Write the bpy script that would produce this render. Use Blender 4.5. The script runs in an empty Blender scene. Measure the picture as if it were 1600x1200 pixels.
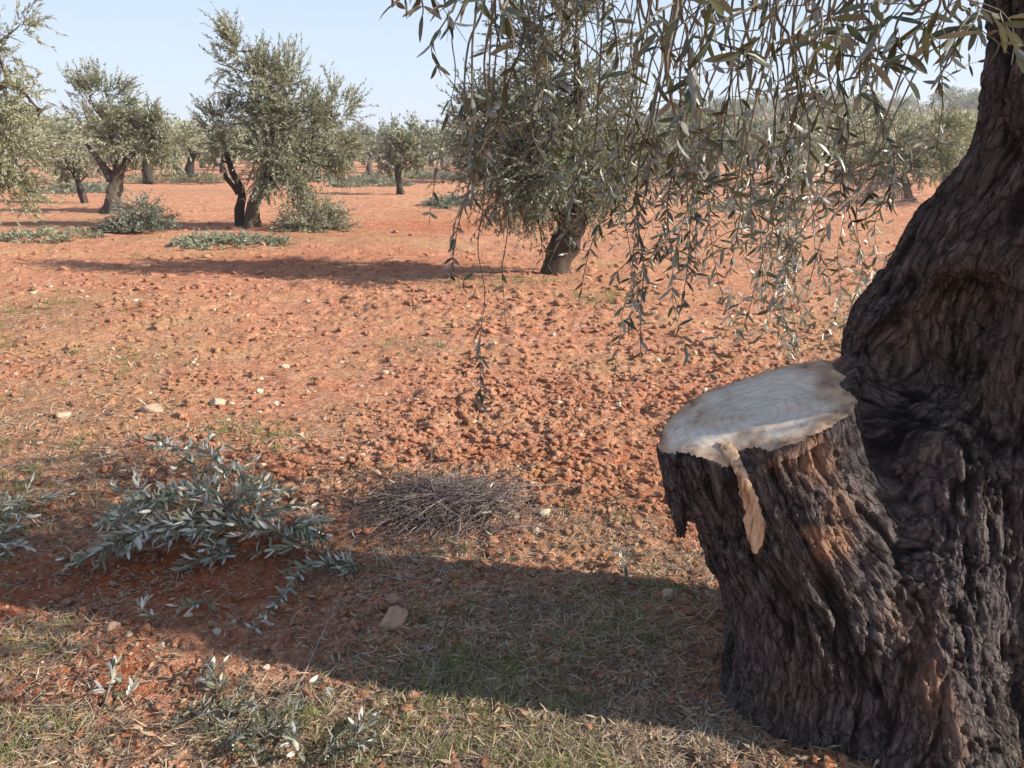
import bpy, math
import numpy as np
from math import radians, sin, cos, pi

# ------------------------------------------------------------------ camera, sky, sun
scn = bpy.context.scene
H_EYE = 1.5
F_PX = 1250.0
PITCH = math.atan(0.288)
cam_data = bpy.data.cameras.new('camera')
cam = bpy.data.objects.new('camera', cam_data)
scn.collection.objects.link(cam)
cam.location = (0, 0, H_EYE)
cam.rotation_euler = (pi / 2 - PITCH, 0, 0)
cam_data.sensor_width = 36.0
cam_data.lens = F_PX / 1600.0 * 36.0
cam_data.clip_start = 0.05
cam_data.clip_end = 3000
scn.camera = cam

SUN_EL, SUN_BACK = radians(27), radians(10)
SUN = np.array([cos(SUN_EL) * cos(SUN_BACK), -cos(SUN_EL) * sin(SUN_BACK), sin(SUN_EL)])
world = bpy.data.worlds.new('World')
scn.world = world
world.use_nodes = True
wn = world.node_tree
sky = wn.nodes.new('ShaderNodeTexSky')
sky.sky_type = 'NISHITA'
sky.sun_disc = False
sky.sun_elevation = SUN_EL
sky.sun_rotation = radians(90) + SUN_BACK
sky.air_density = 1.0
sky.dust_density = 0.3
sky.ozone_density = 2.0
skmix = wn.nodes.new('ShaderNodeMix')
skmix.data_type = 'RGBA'
skmix.inputs[0].default_value = 0.92
wn.links.new(sky.outputs[0], skmix.inputs[6])
sky_tc = wn.nodes.new('ShaderNodeTexCoord')
sky_sep = wn.nodes.new('ShaderNodeSeparateXYZ')
sky_rmp = wn.nodes.new('ShaderNodeValToRGB')
wn.links.new(sky_tc.outputs['Generated'], sky_sep.inputs[0])
wn.links.new(sky_sep.outputs['Z'], sky_rmp.inputs[0])
_e = sky_rmp.color_ramp.elements
_e[0].position, _e[0].color = 0.0, (3.35, 3.6, 4.0, 1)
_e[1].position, _e[1].color = 0.55, (1.2, 1.6, 2.4, 1)
_m = _e.new(0.2)
_m.color = (2.35, 3.0, 3.9, 1)
wn.links.new(sky_rmp.outputs[0], skmix.inputs[7])
wn.links.new(skmix.outputs[2], wn.nodes['Background'].inputs[0])
wn.nodes['Background'].inputs[1].default_value = 0.15
sun_d = bpy.data.lights.new('sun', 'SUN')
sun_d.energy = 4.9
sun_d.angle = radians(0.5)
sun_d.color = (1.0, 0.93, 0.82)
sun = bpy.data.objects.new('sun', sun_d)
scn.collection.objects.link(sun)
from mathutils import Vector
sun.rotation_euler = Vector(-SUN).to_track_quat('-Z', 'Y').to_euler()
sun.location = (20, -2, 12)
scn.view_settings.view_transform = 'Standard'
scn.view_settings.look = 'None'
scn.view_settings.exposure = 0.80
scn.view_settings.gamma = 1.0
scn.cycles.max_bounces = 5
scn.cycles.diffuse_bounces = 3
scn.cycles.transmission_bounces = 3
scn.cycles.use_adaptive_sampling = True

# ------------------------------------------------------------------ helpers
COL = scn.collection
rng = np.random.default_rng(7)
cp, sp = cos(PITCH), sin(PITCH)


def ray(x, y):
    a, b = (x - 800) / F_PX, (600 - y) / F_PX
    return np.array([a, cp + b * sp, -sp + b * cp])


def at(x, y, D):
    """world point seen at photo pixel x, y at forward distance D"""
    r = ray(x, y)
    return np.array([0, 0, H_EYE]) + r * (D / r[1])


def gp(x, y, h=0.0):
    """world point on the plane z = h seen at photo pixel x, y"""
    r = ray(x, y)
    t = (h - H_EYE) / r[2]
    return np.array([0, 0, H_EYE]) + r * t


def nrm(v):
    return v / np.maximum(np.linalg.norm(v, axis=-1, keepdims=True), 1e-9)


def _hash(ix, iy, iz, seed):
    h = (ix.astype(np.int64) * 374761393 + iy.astype(np.int64) * 668265263 + iz.astype(np.int64) * 2147483647 + seed * 974634777) & 0xFFFFFFFF
    h = ((h ^ (h >> 13)) * 1274126177) & 0xFFFFFFFF
    h = ((h ^ (h >> 16)) * 2246822519) & 0xFFFFFFFF
    h = h ^ (h >> 15)
    return (h & 0xFFFFFF) / float(0xFFFFFF)


def vnoise(x, y, z, seed=0):
    x, y, z = np.broadcast_arrays(np.asarray(x, float), np.asarray(y, float), np.asarray(z, float))
    ix, iy, iz = np.floor(x), np.floor(y), np.floor(z)
    fx, fy, fz = x - ix, y - iy, z - iz
    fx, fy, fz = (f * f * f * (f * (f * 6 - 15) + 10) for f in (fx, fy, fz))
    r = 0
    for dx in (0, 1):
        wx = fx if dx else 1 - fx
        for dy in (0, 1):
            wy = fy if dy else 1 - fy
            for dz in (0, 1):
                wz = fz if dz else 1 - fz
                r = r + wx * wy * wz * _hash(ix + dx, iy + dy, iz + dz, seed)
    return r * 2 - 1


def fbm(x, y, z, oct=4, seed=0, gain=0.5, lac=2.03):
    a, s, t = 1.0, 0.0, 0.0
    for o in range(oct):
        s = s + a * vnoise(x, y, z, seed + o * 17)
        t += a
        a *= gain
        x, y, z = x * lac + 3.1, y * lac + 1.7, z * lac + 5.3
    return s / t


def domes(x, y, cell, seed, dens=0.8, rmin=0.25, rmax=0.62):
    """lumps scattered on a jittered lattice"""
    gx, gy = x / cell, y / cell
    ix, iy = np.floor(gx), np.floor(gy)
    out = np.zeros_like(x)
    zz = np.zeros_like(ix)
    for dx in (-1, 0, 1):
        for dy in (-1, 0, 1):
            cx, cy = ix + dx, iy + dy
            jx, jy = _hash(cx, cy, zz, seed), _hash(cx, cy, zz, seed + 1)
            rr = rmin + (rmax - rmin) * _hash(cx, cy, zz, seed + 2)
            on = _hash(cx, cy, zz, seed + 3) < dens
            an = _hash(cx, cy, zz, seed + 4) * pi
            ex, ey = gx - (cx + jx), gy - (cy + jy)
            ux, uy = ex * np.cos(an) + ey * np.sin(an), (-ex * np.sin(an) + ey * np.cos(an)) * 1.45
            d2 = (ux * ux + uy * uy) / (rr * rr)
            h = np.where(on & (d2 < 1), rr * np.sqrt(np.clip(1 - d2, 0, 1)), 0)
            out = np.maximum(out, h)
    return out * cell


def mesh_from(name, V, F, rnd=None, smooth=False, per_face_mat=None):
    """V (n,3); F list of int arrays (m,3) or (m,4)"""
    me = bpy.data.meshes.new(name)
    V = np.asarray(V, np.float32)
    F = [np.asarray(f, np.int32) for f in (F if isinstance(F, list) else [F]) if len(f)]
    me.vertices.add(len(V))
    me.vertices.foreach_set('co', V.ravel())
    sizes = np.concatenate([np.full(len(f), f.shape[1], np.int32) for f in F])
    loops = np.concatenate([f.ravel() for f in F])
    starts = np.concatenate([[0], np.cumsum(sizes)[:-1]]).astype(np.int32)
    me.loops.add(len(loops))
    me.loops.foreach_set('vertex_index', loops)
    me.polygons.add(len(sizes))
    me.polygons.foreach_set('loop_start', starts)
    me.polygons.foreach_set('loop_total', sizes)
    if smooth:
        me.polygons.foreach_set('use_smooth', np.ones(len(sizes), bool))
    me.update(calc_edges=True)
    if rnd is not None:
        at_ = me.attributes.new('rnd', 'FLOAT', 'POINT')
        at_.data.foreach_set('value', np.asarray(rnd, np.float32))
    return me


def link(name, me, mat=None, parent=None):
    o = bpy.data.objects.new(name, me)
    COL.objects.link(o)
    if mat is not None and me is not None and not me.materials:
        for m in (mat if isinstance(mat, (list, tuple)) else [mat]):
            me.materials.append(m)
    if parent is not None:
        o.parent = parent
    return o


def tag(o, label=None, cat=None, group=None, kind=None):
    if label:
        o['label'] = label
    if cat:
        o['category'] = cat
    if group:
        o['group'] = group
    if kind:
        o['kind'] = kind
    return o


def thing(name, loc, label, cat, group=None):
    o = bpy.data.objects.new(name, None)
    COL.objects.link(o)
    o.location = tuple(float(v) for v in loc)
    o.empty_display_size = 0.1
    return tag(o, label, cat, group)


def copy_tree(o, parent=None):
    c = o.copy()
    COL.objects.link(c)
    c.parent = parent
    for ch in list(o.children):
        copy_tree(ch, c)
    return c


class MB:
    """collects geometry for one mesh"""

    def __init__(s):
        s.V, s.F, s.R, s.n = [], {3: [], 4: []}, [], 0

    def add(s, V, F, r=None):
        V = np.asarray(V, float).reshape(-1, 3)
        F = np.asarray(F, np.int64)
        s.V.append(V)
        s.F[F.shape[1]].append(F + s.n)
        if r is None:
            r = np.zeros(len(V))
        s.R.append(np.broadcast_to(np.asarray(r, float), (len(V),)))
        s.n += len(V)

    def build(s, name, mat, parent=None, origin=(0, 0, 0), smooth=False):
        V = np.concatenate(s.V) - np.asarray(origin, float)
        F = [np.concatenate(f) for f in s.F.values() if f]
        me = mesh_from(name, V, F, np.concatenate(s.R), smooth)
        return link(name, me, mat, parent)


def tubes(mb, P, r0, r1, sides=3, r=None, cap=False):
    """P (M,K,3) polylines, radii (M,) each end"""
    P = np.asarray(P, float)
    M, K, _ = P.shape
    r0 = np.broadcast_to(np.asarray(r0, float), (M,))
    r1 = np.broadcast_to(np.asarray(r1, float), (M,))
    T = np.empty_like(P)
    T[:, 1:-1] = P[:, 2:] - P[:, :-2]
    T[:, 0] = P[:, 1] - P[:, 0]
    T[:, -1] = P[:, -1] - P[:, -2]
    T = nrm(T)
    ref = np.where(np.abs(T[:, :1, 2:3]) > 0.9, np.array([[[1.0, 0, 0]]]), np.array([[[0, 0, 1.0]]]))
    A = nrm(np.cross(T, ref))
    B = np.cross(T, A)
    t = np.linspace(0, 1, K)[None, :, None]
    rad = r0[:, None, None] * (1 - t) + r1[:, None, None] * t
    an = np.arange(sides) * 2 * pi / sides
    ring = A[:, :, None, :] * np.cos(an)[None, None, :, None] + B[:, :, None, :] * np.sin(an)[None, None, :, None]
    V = P[:, :, None, :] + ring * rad[..., None]
    idx = np.arange(M * K * sides).reshape(M, K, sides)
    a = idx[:, :-1, :]
    b = np.roll(a, -1, axis=2)
    d = idx[:, 1:, :]
    c = np.roll(d, -1, axis=2)
    Q = np.stack([a, b, c, d], -1).reshape(-1, 4)
    if r is None:
        r = rng.random(M)
    mb.add(V.reshape(-1, 3), Q, np.repeat(np.asarray(r, float), K * sides))


def smooth_path(pts, K):
    """Catmull-Rom through the points, K samples"""
    p = np.asarray(pts, float)
    p = np.vstack([2 * p[0] - p[1], p, 2 * p[-1] - p[-2]])
    seg = len(p) - 3
    t = np.linspace(0, seg - 1e-6, K)
    i = t.astype(int)
    f = (t - i)[:, None]
    a, b, c, d = p[i], p[i + 1], p[i + 2], p[i + 3]
    return 0.5 * (2 * b + (c - a) * f + (2 * a - 5 * b + 4 * c - d) * f ** 2 + (3 * b - a - 3 * c + d) * f ** 3)


# leaf templates: columns across (width), along (length), up
def _leaf_template(ts, ws, fold):
    V, Q = [], []
    for t, w in zip(ts, ws):
        V += [(-w, t, fold * w), (0, t, 0), (w, t, fold * w)]
    for i in range(len(ts) - 1):
        k = 3 * i
        Q += [(k, k + 1, k + 4, k + 3), (k + 1, k + 2, k + 5, k + 4)]
    return np.array(V, float), np.array(Q)


LEAF_HI = _leaf_template([0, .12, .35, .65, .88, 1], [.06, .55, 1, .92, .5, .03], .28)
LEAF_LO = (np.array([(0, 0, 0), (1, .45, .12), (0, 1, 0), (-1, .45, .12)], float), np.array([(0, 1, 2, 3)]))


def leaves(mb, P, D, N, L, W, curl=0.15, hi=False, r=None):
    P, D = np.asarray(P, float).reshape(-1, 3), nrm(np.asarray(D, float).reshape(-1, 3))
    n = len(P)
    if n == 0:
        return
    N = np.asarray(N, float).reshape(-1, 3)
    S = nrm(np.cross(D, N))
    U = np.cross(S, D)
    TV, TQ = LEAF_HI if hi else LEAF_LO
    L = np.broadcast_to(np.asarray(L, float), (n,))
    W = np.broadcast_to(np.asarray(W, float), (n,))
    curl = np.broadcast_to(np.asarray(curl, float), (n,))
    x = TV[None, :, 0] * W[:, None] * 0.5
    y = TV[None, :, 1] * L[:, None]
    z = TV[None, :, 2] * W[:, None] * 0.5 - curl[:, None] * L[:, None] * (TV[None, :, 1] ** 2)
    V = P[:, None] + S[:, None] * x[..., None] + D[:, None] * y[..., None] + U[:, None] * z[..., None]
    Q = (TQ[None] + (np.arange(n) * len(TV))[:, None, None]).reshape(-1, 4)
    if r is None:
        r = rng.random(n)
    mb.add(V.reshape(-1, 3), Q, np.repeat(r, len(TV)))


def rdir(n, s=1.0):
    return nrm(rng.normal(size=(n, 3))) * s


# ------------------------------------------------------------------ materials
def mat_new(name):
    m = bpy.data.materials.new(name)
    m.use_nodes = True
    nt = m.node_tree
    return m, nt, nt.nodes['Principled BSDF'], nt.nodes['Material Output']


def nd(nt, t, **kw):
    n = nt.nodes.new(t)
    for k, v in kw.items():
        setattr(n, k, v)
    return n


def ramp(nt, src, stops):
    r = nd(nt, 'ShaderNodeValToRGB')
    e = r.color_ramp.elements
    while len(e) < len(stops):
        e.new(0.5)
    for el, (p, c) in zip(e, stops):
        el.position = p
        el.color = (*c, 1)
    nt.links.new(src, r.inputs[0])
    return r.outputs[0]


def noise(nt, scale, detail=4, rough=0.55, vec=None, dist=0.0):
    n = nd(nt, 'ShaderNodeTexNoise')
    n.inputs['Scale'].default_value = scale
    n.inputs['Detail'].default_value = detail
    n.inputs['Roughness'].default_value = rough
    n.inputs['Distortion'].default_value = dist
    if vec is not None:
        nt.links.new(vec, n.inputs['Vector'])
    return n.outputs['Fac']


def mix(nt, fac, a, b, mode='MIX'):
    m = nd(nt, 'ShaderNodeMix', data_type='RGBA', blend_type=mode)
    for i, v in ((0, fac), (6, a), (7, b)):
        if isinstance(v, bpy.types.NodeSocket):
            nt.links.new(v, m.inputs[i])
        else:
            m.inputs[i].default_value = v if i == 0 else (*v, 1)
    return m.outputs[2]


def bump(nt, h, strength, dist, bsdf):
    b = nd(nt, 'ShaderNodeBump')
    b.inputs['Strength'].default_value = strength
    b.inputs['Distance'].default_value = dist
    nt.links.new(h, b.inputs['Height'])
    nt.links.new(b.outputs[0], bsdf.inputs['Normal'])
    return b


def leaf_mat(name, top0, top1, under, transl=0.25, rough=0.42, spec=0.5):
    m, nt, b, out = mat_new(name)
    a = nd(nt, 'ShaderNodeAttribute', attribute_name='rnd')
    top = ramp(nt, a.outputs['Fac'], [(0.0, top0), (1.0, top1)])
    geo = nd(nt, 'ShaderNodeNewGeometry')
    und = mix(nt, a.outputs['Fac'], tuple(c * .8 for c in under), tuple(min(1, c * 1.15) for c in under))
    col = mix(nt, geo.outputs['Backfacing'], top, und)
    nt.links.new(col, b.inputs['Base Color'])
    b.inputs['Roughness'].default_value = rough
    b.inputs['Specular IOR Level'].default_value = spec
    tr = nd(nt, 'ShaderNodeBsdfTranslucent')
    tc = mix(nt, 0.5, top, (0.30, 0.34, 0.06))
    nt.links.new(tc, tr.inputs[0])
    ms = nd(nt, 'ShaderNodeMixShader')
    ms.inputs[0].default_value = transl
    nt.links.new(b.outputs[0], ms.inputs[1])
    nt.links.new(tr.outputs[0], ms.inputs[2])
    nt.links.new(ms.outputs[0], out.inputs[0])
    return m


M_LEAF = leaf_mat('olive_leaf', (0.028, 0.036, 0.020), (0.095, 0.105, 0.055), (0.22, 0.22, 0.185), 0.09, 0.32)
M_LEAF_CUT = leaf_mat('cut_olive_leaf', (0.13, 0.135, 0.075), (0.32, 0.315, 0.22), (0.62, 0.59, 0.50), 0.12, 0.36)
M_LEAF_SUNLIT = leaf_mat('sunlit_olive_leaf', (0.10, 0.11, 0.07), (0.26, 0.265, 0.19), (0.60, 0.58, 0.50), 0.15, 0.3)  # paler copy of the leaf colour, stands in for sunlight on the low right strands
M_CROWN = leaf_mat('crown_leaf', (0.155, 0.168, 0.10), (0.36, 0.362, 0.24), (0.48, 0.48, 0.39), 0.3, 0.5)
M_CROWN_DK = leaf_mat('crown_leaf_dark', (0.10, 0.11, 0.068), (0.26, 0.262, 0.175), (0.40, 0.40, 0.32), 0.26, 0.45)
M_CROWN_YL = leaf_mat('crown_leaf_pale', (0.24, 0.25, 0.12), (0.44, 0.43, 0.26), (0.54, 0.53, 0.42), 0.32, 0.5)
M_CROWN_BL = leaf_mat('crown_leaf_grey', (0.13, 0.145, 0.11), (0.27, 0.28, 0.22), (0.40, 0.41, 0.35), 0.25, 0.5)
M_GRASS = leaf_mat('grass_blade', (0.15, 0.20, 0.04), (0.38, 0.38, 0.11), (0.25, 0.27, 0.08), 0.3, 0.5)
M_STRAW = leaf_mat('dry_straw', (0.22, 0.13, 0.07), (0.70, 0.57, 0.40), (0.42, 0.32, 0.2), 0.1, 0.7, 0.25)
M_DRYLEAF = leaf_mat('dry_leaf', (0.20, 0.11, 0.065), (0.42, 0.31, 0.2), (0.45, 0.38, 0.28), 0.1, 0.6, 0.3)


def simple_rnd(name, stops, rough=0.85, bscale=None, bdist=0.002):
    m, nt, b, out = mat_new(name)
    a = nd(nt, 'ShaderNodeAttribute', attribute_name='rnd')
    tc = nd(nt, 'ShaderNodeTexCoord')
    col = ramp(nt, a.outputs['Fac'], stops)
    n = noise(nt, bscale or 60, 5, 0.6, tc.outputs['Object'])
    v = ramp(nt, n, [(0.3, (0.62, 0.6, 0.58)), (0.7, (1.1, 1.1, 1.1))])
    nt.links.new(mix(nt, 0.8, col, v, 'MULTIPLY'), b.inputs['Base Color'])
    b.inputs['Roughness'].default_value = rough
    b.inputs['Specular IOR Level'].default_value = 0.25
    bump(nt, n, 0.7, bdist, b)
    return m


M_TWIG = simple_rnd('twig_bark', [(0, (0.10, 0.085, 0.06)), (1, (0.24, 0.21, 0.15))])
M_DEAD = simple_rnd('dead_twig', [(0, (0.12, 0.082, 0.075)), (0.6, (0.25, 0.19, 0.17)), (1, (0.46, 0.38, 0.33))])
M_STONE = simple_rnd('pale_stone', [(0, (0.40, 0.22, 0.14)), (0.5, (0.52, 0.36, 0.25)), (1, (0.62, 0.53, 0.38))], 0.9, 45, 0.004)
M_CLOD = simple_rnd('earth_clod', [(0, (0.33, 0.115, 0.06)), (0.8, (0.49, 0.22, 0.13)), (1, (0.62, 0.38, 0.27))], 0.95, 90, 0.006)
M_FARBARK = simple_rnd('olive_bark_far', [(0, (0.055, 0.042, 0.034)), (1, (0.13, 0.10, 0.08))], 0.9, 12, 0.02)


def soil_material():
    m, nt, b, out = mat_new('red_soil')
    tc = nd(nt, 'ShaderNodeTexCoord')
    v = tc.outputs['Object']
    big = noise(nt, 0.5, 5, 0.6, v)
    med = noise(nt, 5.0, 6, 0.65, v)
    fine = noise(nt, 38, 8, 0.72, v)
    base = ramp(nt, med, [(0.30, (0.30, 0.095, 0.048)), (0.5, (0.48, 0.215, 0.125)), (0.70, (0.62, 0.38, 0.26))])
    base2 = ramp(nt, fine, [(0.30, (0.24, 0.07, 0.035)), (0.48, (0.46, 0.195, 0.11)), (0.62, (0.70, 0.49, 0.37))])
    c = mix(nt, 0.5, base, base2)
    gr = noise(nt, 16, 7, 0.8, v)
    c = mix(nt, 0.85, c, ramp(nt, gr, [(0.34, (0.66, 0.54, 0.50)), (0.48, (1, 1, 1)), (0.62, (1.25, 1.38, 1.5))]), 'MULTIPLY')
    # the far field is a lighter orange crust; dry straw-coloured ground in patches
    st = nd(nt, 'ShaderNodeMapping')
    st.inputs['Scale'].default_value = (0.12, 0.9, 1)
    nt.links.new(v, st.inputs[0])
    streak = noise(nt, 1.2, 6, 0.7, st.outputs[0])
    pm = ramp(nt, streak, [(0.50, (0, 0, 0)), (0.66, (1, 1, 1))])
    c = mix(nt, pm, c, mix(nt, 0.45, c, (0.55, 0.36, 0.19)))
    pm2 = ramp(nt, big, [(0.52, (0, 0, 0)), (0.70, (1, 1, 1))])
    c = mix(nt, pm2, c, mix(nt, 0.5, c, (0.42, 0.33, 0.17)))
    at_ = nd(nt, 'ShaderNodeAttribute', attribute_name='rnd')
    c = mix(nt, at_.outputs['Fac'], c, mix(nt, fine, (0.30, 0.14, 0.075), (0.46, 0.28, 0.17)))
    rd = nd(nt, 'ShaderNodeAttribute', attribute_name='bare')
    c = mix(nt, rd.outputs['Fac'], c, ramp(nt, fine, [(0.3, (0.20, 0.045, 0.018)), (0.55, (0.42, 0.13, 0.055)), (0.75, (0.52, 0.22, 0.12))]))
    c = mix(nt, 1.0, c, (1.30, 1.21, 1.12), 'MULTIPLY')
    nt.links.new(c, b.inputs['Base Color'])
    b.inputs['Roughness'].default_value = 0.95
    b.inputs['Specular IOR Level'].default_value = 0.15
    h = nd(nt, 'ShaderNodeMath', operation='ADD')
    nt.links.new(fine, h.inputs[0])
    nt.links.new(noise(nt, 150, 4, 0.6, v), h.inputs[1])
    lump = noise(nt, 9, 5, 0.75, v)
    h3 = nd(nt, 'ShaderNodeMath', operation='MULTIPLY_ADD')
    nt.links.new(lump, h3.inputs[0])
    h3.inputs[1].default_value = 3.0
    nt.links.new(h.outputs[0], h3.inputs[2])
    bump(nt, h3.outputs[0], 1.0, 0.022, b)
    return m


def bark_material():
    m, nt, b, out = mat_new('old_olive_bark')
    at_ = nd(nt, 'ShaderNodeAttribute', attribute_name='grain', attribute_type='GEOMETRY')
    g = at_.outputs['Vector']
    mp = nd(nt, 'ShaderNodeMapping')
    mp.inputs['Scale'].default_value = (1, 1, 0.16)
    nt.links.new(g, mp.inputs[0])
    f1 = noise(nt, 85, 8, 0.7, mp.outputs[0], 0.3)
    mp2 = nd(nt, 'ShaderNodeMapping')
    mp2.inputs['Scale'].default_value = (1, 1, 0.45)
    nt.links.new(g, mp2.inputs[0])
    f2 = noise(nt, 14, 6, 0.6, mp2.outputs[0])
    tc = nd(nt, 'ShaderNodeTexCoord')
    f3 = noise(nt, 3.0, 4, 0.6, tc.outputs['Object'])
    c1 = ramp(nt, f1, [(0.30, (0.020, 0.015, 0.014)), (0.50, (0.092, 0.076, 0.072)), (0.68, (0.32, 0.275, 0.25))])
    c2 = ramp(nt, f2, [(0.30, (0.05, 0.037, 0.037)), (0.62, (0.135, 0.108, 0.10)), (0.8, (0.22, 0.17, 0.14))])
    c = mix(nt, 0.35, c1, c2)
    wob = nd(nt, 'ShaderNodeTexNoise')
    wob.inputs['Scale'].default_value = 26
    wob.inputs['Detail'].default_value = 4
    nt.links.new(g, wob.inputs['Vector'])
    vm = nd(nt, 'ShaderNodeVectorMath', operation='MULTIPLY_ADD')
    nt.links.new(wob.outputs['Color'], vm.inputs[0])
    vm.inputs[1].default_value = (0.035, 0.035, 0.06)
    nt.links.new(g, vm.inputs[2])
    mv = nd(nt, 'ShaderNodeMapping')
    mv.inputs['Scale'].default_value = (46, 36, 9)
    nt.links.new(vm.outputs[0], mv.inputs[0])
    vor = nd(nt, 'ShaderNodeTexVoronoi', feature='DISTANCE_TO_EDGE')
    vor.inputs['Scale'].default_value = 1.0
    nt.links.new(mv.outputs[0], vor.inputs['Vector'])
    vcr = ramp(nt, vor.outputs['Distance'], [(0.0, (0, 0, 0)), (0.13, (1, 1, 1))])
    c = mix(nt, 0.8, c, ramp(nt, vor.outputs['Distance'], [(0.0, (0.22, 0.2, 0.2)), (0.10, (1, 1, 1))]), 'MULTIPLY')
    fl = noise(nt, 160, 3, 0.6, g)
    c = mix(nt, ramp(nt, fl, [(0.60, (0, 0, 0)), (0.70, (.5, .5, .5))]), c, (0.34, 0.30, 0.27))
    tint = ramp(nt, f3, [(0.40, (0.92, 0.90, 1.0)), (0.66, (1.12, 1.0, 0.84))])
    c = mix(nt, 0.7, c, tint, 'MULTIPLY')
    h = nd(nt, 'ShaderNodeAttribute', attribute_name='rnd')   # 0 in fissures, 1 on ridges; colour is darkened in the fissures
    crev = ramp(nt, h.outputs['Fac'], [(0.05, (0.22, 0.19, 0.19)), (0.6, (1, 1, 1))])
    c = mix(nt, 1.0, c, crev, 'MULTIPLY')
    w = nd(nt, 'ShaderNodeAttribute', attribute_name='worn')
    wc = ramp(nt, f1, [(0.3, (0.17, 0.08, 0.05)), (0.65, (0.46, 0.26, 0.16))])
    c = mix(nt, w.outputs['Fac'], c, wc)
    nt.links.new(c, b.inputs['Base Color'])
    b.inputs['Roughness'].default_value = 0.85
    b.inputs['Specular IOR Level'].default_value = 0.3
    hh = nd(nt, 'ShaderNodeMath', operation='ADD')
    nt.links.new(f1, hh.inputs[0])
    nt.links.new(f2, hh.inputs[1])
    h2 = nd(nt, 'ShaderNodeMath', operation='MULTIPLY_ADD')
    nt.links.new(vcr, h2.inputs[0])
    h2.inputs[1].default_value = 0.55
    nt.links.new(hh.outputs[0], h2.inputs[2])
    bump(nt, h2.outputs[0], 1.0, 0.02, b)
    return m


def cutwood_material():
    m, nt, b, out = mat_new('sawn_wood')
    tc = nd(nt, 'ShaderNodeTexCoord')
    v = tc.outputs['Object']
    n1 = noise(nt, 5, 5, 0.6, v, 0.6)
    n2 = noise(nt, 22, 6, 0.65, v)
    wv = nd(nt, 'ShaderNodeTexWave', wave_type='RINGS', rings_direction='Z')
    mp = nd(nt, 'ShaderNodeMapping')
    mp.inputs['Location'].default_value = (-0.66, -2.02, 0)
    nt.links.new(v, mp.inputs[0])
    nt.links.new(mp.outputs[0], wv.inputs['Vector'])
    wv.inputs['Scale'].default_value = 13
    wv.inputs['Distortion'].default_value = 5
    wv.inputs['Detail'].default_value = 4
    wv.inputs['Detail Scale'].default_value = 1.4
    c = ramp(nt, n1, [(0.38, (0.40, 0.27, 0.17)), (0.49, (0.62, 0.49, 0.37)), (0.58, (0.72, 0.64, 0.55))])
    c = mix(nt, 0.32, c, ramp(nt, wv.outputs['Fac'], [(0.0, (0.70, 0.58, 0.47)), (0.4, (1, 1, 1))]), 'MULTIPLY')
    saw = nd(nt, 'ShaderNodeMapping')
    saw.inputs['Scale'].default_value = (8, 150, 8)
    saw.inputs['Rotation'].default_value = (0, 0, .5)
    nt.links.new(v, saw.inputs[0])
    sw = noise(nt, 1.0, 3, 0.6, saw.outputs[0])
    c = mix(nt, 0.5, c, ramp(nt, sw, [(0.35, (0.78, 0.72, 0.66)), (0.6, (1.06, 1.04, 1.02))]), 'MULTIPLY')
    spots = ramp(nt, n2, [(0.27, (0.25, 0.18, 0.14)), (0.36, (1, 1, 1))])
    c = mix(nt, 0.8, c, spots, 'MULTIPLY')
    mpc = nd(nt, 'ShaderNodeMapping')
    mpc.inputs['Scale'].default_value = (4, 9, 4)
    mpc.inputs['Rotation'].default_value = (0, 0, .35)
    nt.links.new(v, mpc.inputs[0])
    n3 = noise(nt, 1.0, 6, 0.62, mpc.outputs[0], 1.2)
    crack = ramp(nt, n3, [(0.478, (1, 1, 1)), (0.495, (0.45, 0.34, 0.26)), (0.505, (0.45, 0.34, 0.26)), (0.53, (1, 1, 1))])
    c = mix(nt, 0.22, c, crack, 'MULTIPLY')
    rim = nd(nt, 'ShaderNodeAttribute', attribute_name='rnd')
    c = mix(nt, rim.outputs['Fac'], c, ramp(nt, n2, [(0.35, (0.20, 0.11, 0.07)), (0.6, (0.56, 0.38, 0.24))]))
    nt.links.new(c, b.inputs['Base Color'])
    b.inputs['Roughness'].default_value = 0.75
    bump(nt, n2, 0.5, 0.004, b)
    return m


def strip_material():
    m, nt, b, out = mat_new('torn_wood')
    tc = nd(nt, 'ShaderNodeTexCoord')
    mp = nd(nt, 'ShaderNodeMapping')
    mp.inputs['Scale'].default_value = (1, 1, 0.12)
    nt.links.new(tc.outputs['Object'], mp.inputs[0])
    n = noise(nt, 90, 5, 0.6, mp.outputs[0])
    c = ramp(nt, n, [(0.36, (0.20, 0.10, 0.05)), (0.47, (0.46, 0.29, 0.16)), (0.62, (0.64, 0.46, 0.29))])
    nt.links.new(c, b.inputs['Base Color'])
    b.inputs['Roughness'].default_value = 0.7
    bump(nt, n, 0.6, 0.005, b)
    return m


M_SOIL, M_BARK, M_CUT, M_STRIP = soil_material(), bark_material(), cutwood_material(), strip_material()

# ------------------------------------------------------------------ ground (one sheet to the horizon)
PATCHES = [  # photo x, y, half width, half height (photo px), strength of dry grass cover
    (20, 500, 130, 50, .9), (30, 640, 150, 60, .95), (110, 730, 160, 35, .9), (200, 560, 120, 40, .5), (420, 680, 120, 25, .45), (560, 760, 90, 25, .4), (130, 800, 150, 40, .7), (300, 560, 120, 20, .35),
    (560, 640, 70, 20, .35), (640, 545, 60, 20, .35), (120, 350, 200, 9, .7), (450, 372, 180, 10, .75), (790, 440, 130, 12, .7),
    (960, 470, 90, 18, .6), (860, 950, 190, 60, .75), (700, 1060, 160, 60, .8), (980, 1000, 110, 70, .8), (950, 1150, 200, 70, .85),
    (620, 1150, 160, 60, .7), (430, 1130, 150, 60, .7), (90, 1150, 140, 50, .5), (60, 1000, 80, 50, .5), (700, 330, 120, 6, .4),
    (930, 820, 120, 40, .4), (700, 880, 140, 35, .5), (1040, 900, 90, 60, .6), (300, 300, 200, 5, .4), (900, 300, 300, 4, .4)]


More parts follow.
